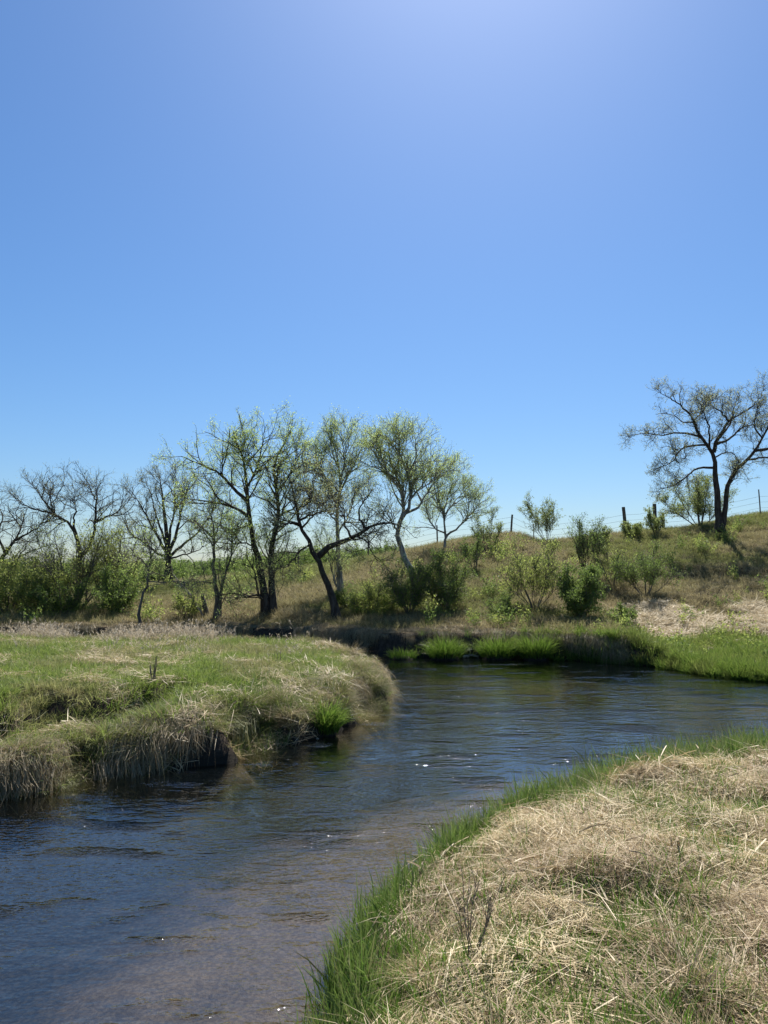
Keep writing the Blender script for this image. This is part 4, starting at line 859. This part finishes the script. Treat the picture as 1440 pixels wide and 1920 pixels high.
scatter('far_brush', brush_me, np.stack([x, y, height(x, y) - 0.1], 1), flat_euler(len(x), 0.05), sizes(len(x), 0.4, 0.85, 0.2), np.zeros(len(x)), 'green brush covering the far ridge behind the left trees', 'brush')

# ------------------------------------------------------------------ fence on the ridge
root = link('wire_fence', None, loc=tuple(on_ground(1170, 49.0)), label='old wire fence with leaning wooden posts along the hilltop', cat='fence')
fb = np.array(root.location)
def post(px, Y, h, r, lean, mat, sides=8):
    g = on_ground(px, Y); p = np.array([g - [0, 0, 0.3], g + [lean * 0.5, 0, h * 0.5], g + [lean, 0, h]]) - fb
    v, f = tubes(resample(p, 5)[None], np.array([[r * 1.05, r, r, r * 0.97, r * 0.95]]), sides)
    n0 = len(v); ring = np.arange(n0 - sides, n0)
    c = v[ring].mean(0) + [0, 0, 0.01]; v = np.vstack([v, c]); f = np.vstack([f, np.stack([ring, np.roll(ring, -1), np.full(sides, n0), np.full(sides, n0)], 1)])
    vv = v.tolist(); ff = [tuple(dict.fromkeys(q)) for q in f.tolist()]
    me = bpy.data.meshes.new('post'); me.from_pydata(vv, [], ff); me.update()
    link('post', me, M[mat], root)
    return g, lean, h
posts = [(560, 49.5, 1.35, 0.05, 0.0, 'post_wood'), (690, 49.3, 1.3, 0.05, 0.03, 'post_wood'), (820, 49.2, 1.3, 0.05, -0.04, 'post_wood'), (957, 49.0, 1.35, 0.065, 0.12, 'post_wood'), (1000, 49.0, 1.25, 0.03, 0.0, 'post_wood'),
         (1085, 49.0, 1.3, 0.03, 0.02, 'post_wood'), (1173, 48.6, 1.75, 0.115, -0.14, 'post_wood'), (1228, 48.6, 1.75, 0.13, -0.02, 'post_wood'), (1243, 48.7, 1.15, 0.10, 0.0, 'post_wood'), (1330, 48.8, 1.4, 0.03, 0.0, 'post_wood'),
         (1426, 48.6, 1.7, 0.04, -0.06, 'post_wood'), (1510, 48.6, 1.5, 0.04, 0.0, 'post_wood')]
tops = [post(*p) for p in posts]
for lv in (0.35, 0.62, 0.88):
    pts = []
    for i, (g, ln, hh) in enumerate(tops):
        if i == 8: continue
        q = g + np.array([ln * lv, -0.02, min(hh, 1.4) * lv])
        if pts: pts.append((pts[-1] + q) / 2 + np.array([0, 0, -0.05]))
        pts.append(q)
    p = np.array(pts) - fb
    v, f = tubes(p[None], np.full((1, len(p)), 0.006), 4)
    link('wire', mesh_np('wire', v, f), M['dead_stem'], root)

# ------------------------------------------------------------------ small things
def clump(name, label, base, h, wdt, n, seed, group=None, mat='sedge', soil=True):
    rg = np.random.default_rng(seed); root = link(name, None, loc=tuple(base), label=label, cat='grass clump', group=group)
    a = rg.random(n) * 6.283; rad = np.sqrt(rg.random(n)) * wdt * 0.42
    b = np.stack([np.cos(a) * rad, np.sin(a) * rad * 0.7, 0.28 * h * (1 - (rad / (wdt * 0.45)) ** 2)], 1)
    ln = rad / wdt * 0.9 + np.abs(rg.normal(0, 0.14, n)); a2 = a + rg.normal(0, 0.5, n)
    d = unit(np.stack([np.cos(a2) * ln, np.sin(a2) * ln, np.ones(n)], 1))
    v, f, r, al = blades(b, d, h * rg.uniform(0.22, 0.9, n), rg.uniform(0.009, 0.017, n), rg.uniform(0.05, 0.8, n), rg)
    link('blades', tuft_mesh(name, v, f, r, al, M[mat]), None, root, kind='stuff')
    if soil:                                                        # the lump of roots it grows from
        t = np.linspace(0, 1, 7); u = np.arange(18) * 2 * math.pi / 18
        rr = wdt * 0.43 * np.sqrt(np.clip(1 - (t * 1.0) ** 2, 0, 1)); zz = -0.28 + t * (0.28 + 0.30 * h)
        V = np.stack([rr[:, None] * np.cos(u), 0.7 * rr[:, None] * np.sin(u), np.repeat(zz[:, None], 18, 1)], -1)
        V += rg.normal(0, 0.018, V.shape); I = np.arange(7 * 18).reshape(7, 18)
        F = np.stack([I[:-1], np.roll(I[:-1], -1, 1), np.roll(I[1:], -1, 1), I[1:]], -1).reshape(-1, 4)
        link('root_lump', mesh_np('root_lump', V, F, True), M['bark_wet'], root)
    return root
def flat(px, py, z=0.0):
    d = ray(px, py); k = (z - EYE) / d[2]; return np.array([d[0] * k, d[1] * k, z])
clump('grass_clump', 'lone bright green grass clump in the water below the meadow edge', flat(608, 1378), 0.78, 0.62, 1000, 60)
SG = 'sedge clumps at the far waterline'
clump('sedge_clump', 'rounded sedge clump left of the gap in the far waterline', flat(835, 1236), 0.95, 1.35, 1400, 61, SG)
clump('sedge_clump', 'wide sedge clump just right of the gap in the far waterline', flat(937, 1235), 1.0, 1.6, 1700, 62, SG)
clump('sedge_clump', 'tallest sedge clump, right of the wide one at the far waterline', flat(1005, 1237), 1.15, 1.25, 1500, 63, SG)
clump('sedge_clump', 'small dim sedge clump at the left end of the far waterline', flat(755, 1236), 0.5, 1.1, 500, 64, SG)

def dead_weed(label, base, h, n, seed, lean=0.25, mat='dead_stem', r=0.004):
    W = Wood(seed); rg = W.rg; root = link('dead_weed', None, loc=tuple(base), label=label, cat='dead weed')
    K = 7; t = np.linspace(0, 1, K); Ps, Rs = [], []
    for j in range(n):
        a = rg.random() * 6.283; l_ = rg.normal(0, lean); hh = h * rg.uniform(0.5, 1.05)
        p = np.stack([math.cos(a) * 0.03 + l_ * hh * t, math.sin(a) * 0.03 + rg.normal(0, lean) * hh * t, hh * t - 0.05], 1) + np.cumsum(rg.normal(0, 0.006, (K, 3)), 0)
        rr = r * np.linspace(1.2, 0.5, K)
        v, f = tubes(p[None], rr[None], 5); link('stem', mesh_np('stem', v, f, True), M[mat], root); Ps.append(p); Rs.append(rr)
    P, R = W.sprout(np.array(Ps), np.array(Rs), n * 5, 0.05 * h / 0.5, 0.2 * h / 0.5, tmin=0.35, ang=(0.3, 0.7), up=0.3, wig=0.1, K=4, rk=0.02)
    v, f = tubes(P, np.maximum(R, 0.0018), 3); link('side_shoots', mesh_np('side_shoots', v, f), M[mat], root, kind='stuff')
dead_weed('dark dead weed stems standing in the straw of the near bank', hit(885, 1800), 0.52, 9, 70, 0.24, r=0.003)
dead_weed('brown dead stalk standing in the middle of the meadow', hit(288, 1278), 0.55, 5, 71, 0.16, r=0.012)
dead_weed('small dead stalk on the meadow near the bend tip', hit(525, 1248), 0.38, 3, 72, 0.12, r=0.008)
dead_weed('thin dead twigs standing at the right edge of the green fringe', hit(770, 1690), 0.42, 4, 73, 0.25, r=0.003)

# fallen things on the far bank
def log(name, label, pts, r0, r1, mat, seed, twigs=0, cat='log'):
    W = Wood(seed); pts = np.array(pts, float); base = pts[0].copy(); p = resample(pts - base, 10)
    p[1:-1] += W.rg.normal(0, r0 * 0.25, (8, 3)); rr = np.linspace(r0, r1, 10)
    v, f = tubes(p[None], rr[None], 9)
    n0 = len(v); v = np.vstack([v, p[:1], p[-1:]])
    caps = [(9 - 1 - i, (9 - 2 - i) % 9, n0) for i in range(9)] + [(n0 - 9 + i, n0 - 9 + (i + 1) % 9, n0 + 1) for i in range(9)]
    me = bpy.data.meshes.new(name); me.from_pydata(v.tolist(), [], f.tolist() + caps); me.update(); me.polygons.foreach_set('use_smooth', [True] * len(me.polygons))
    o = link(name, me, M[mat], None, tuple(base), label=label, cat=cat)
    if twigs:
        P, R = W.sprout(p[None], rr[None], twigs, 0.4, 1.3, tmin=0.25, ang=(0.3, 0.9), up=0.15, wig=0.2, K=6, rk=0.02)
        P2, R2 = W.sprout(P, R, twigs * 4, 0.15, 0.5, tmin=0.2, K=4, rk=0.014)
        v, f = join([tubes(P, np.maximum(R, 0.009), 5), tubes(P2, np.maximum(R2, 0.006), 3)]); link('twigs', mesh_np('twigs', v, f), M[mat], o, kind='stuff')
    return o
log('fallen_log', 'wet black log leaning on the far bank behind the sedge', [flat(1082, 1206, 0.25), flat(1105, 1195, 0.45), flat(1135, 1180, 0.75)], 0.10, 0.08, 'bark_wet', 80)
g = hit(385, 1158)
log('broken_stump', 'short broken stump left of the slim forked tree', [g - [0, 0, 0.2], g + [-0.05, 0, 0.5], g + [-0.13, 0.02, 1.05]], 0.15, 0.06, 'bark_grey', 81, cat='stump')
log('dead_branch', 'pale fallen dead branch propped against the broken stump', [g + [-0.05, -0.25, 0.05], g + [-0.5, -0.3, 0.85], g + [-1.05, -0.25, 1.5], g + [-1.4, -0.2, 1.9]], 0.045, 0.012, 'bark_dead', 82, 9, cat='branch')
g2 = hit(905, 1168)
log('driftwood', 'grey driftwood lodged in the gap between the sedge clumps', [flat(868, 1232, 0.03), flat(884, 1229, 0.08), flat(897, 1231, 0.05)], 0.05, 0.03, 'bark_dead', 83, 4, cat='driftwood')

# pebbles washed up beside the lone grass clump: gravel
rg = np.random.default_rng(90); vs, fs = [], []
ico = np.array([[0, 0, 1], [0.894, 0, 0.447], [0.276, 0.851, 0.447], [-0.724, 0.526, 0.447], [-0.724, -0.526, 0.447], [0.276, -0.851, 0.447], [0.724, 0.526, -0.447], [-0.276, 0.851, -0.447], [-0.894, 0, -0.447], [-0.276, -0.851, -0.447], [0.724, -0.526, -0.447], [0, 0, -1]])
icf = np.array([[0, 1, 2], [0, 2, 3], [0, 3, 4], [0, 4, 5], [0, 5, 1], [1, 6, 2], [2, 7, 3], [3, 8, 4], [4, 9, 5], [5, 10, 1], [2, 6, 7], [3, 7, 8], [4, 8, 9], [5, 9, 10], [1, 10, 6], [11, 7, 6], [11, 8, 7], [11, 9, 8], [11, 10, 9], [11, 6, 10]])
A, B = flat(530, 1392), flat(592, 1382)
for i in range(90):
    c = A + (B - A) * rg.random() + np.array([rg.normal(0, 0.05), rg.normal(0, 0.07), 0.0]); s = rg.uniform(0.012, 0.035)
    vs.append(ico * s * np.array([1.2, 1, 0.6]) * rg.uniform(0.8, 1.2, (12, 3)) + c + [0, 0, rg.uniform(-0.005, 0.02)]); fs.append(icf + 12 * i)
M['pebble'] = bark_mat('pebble', (0.30, 0.28, 0.25), (0.55, 0.52, 0.47), 20)
link('gravel', mesh_np('gravel', np.concatenate(vs), np.concatenate(fs)), M['pebble'], kind='stuff', label='pale gravel washed up beside the lone grass clump', cat='gravel')
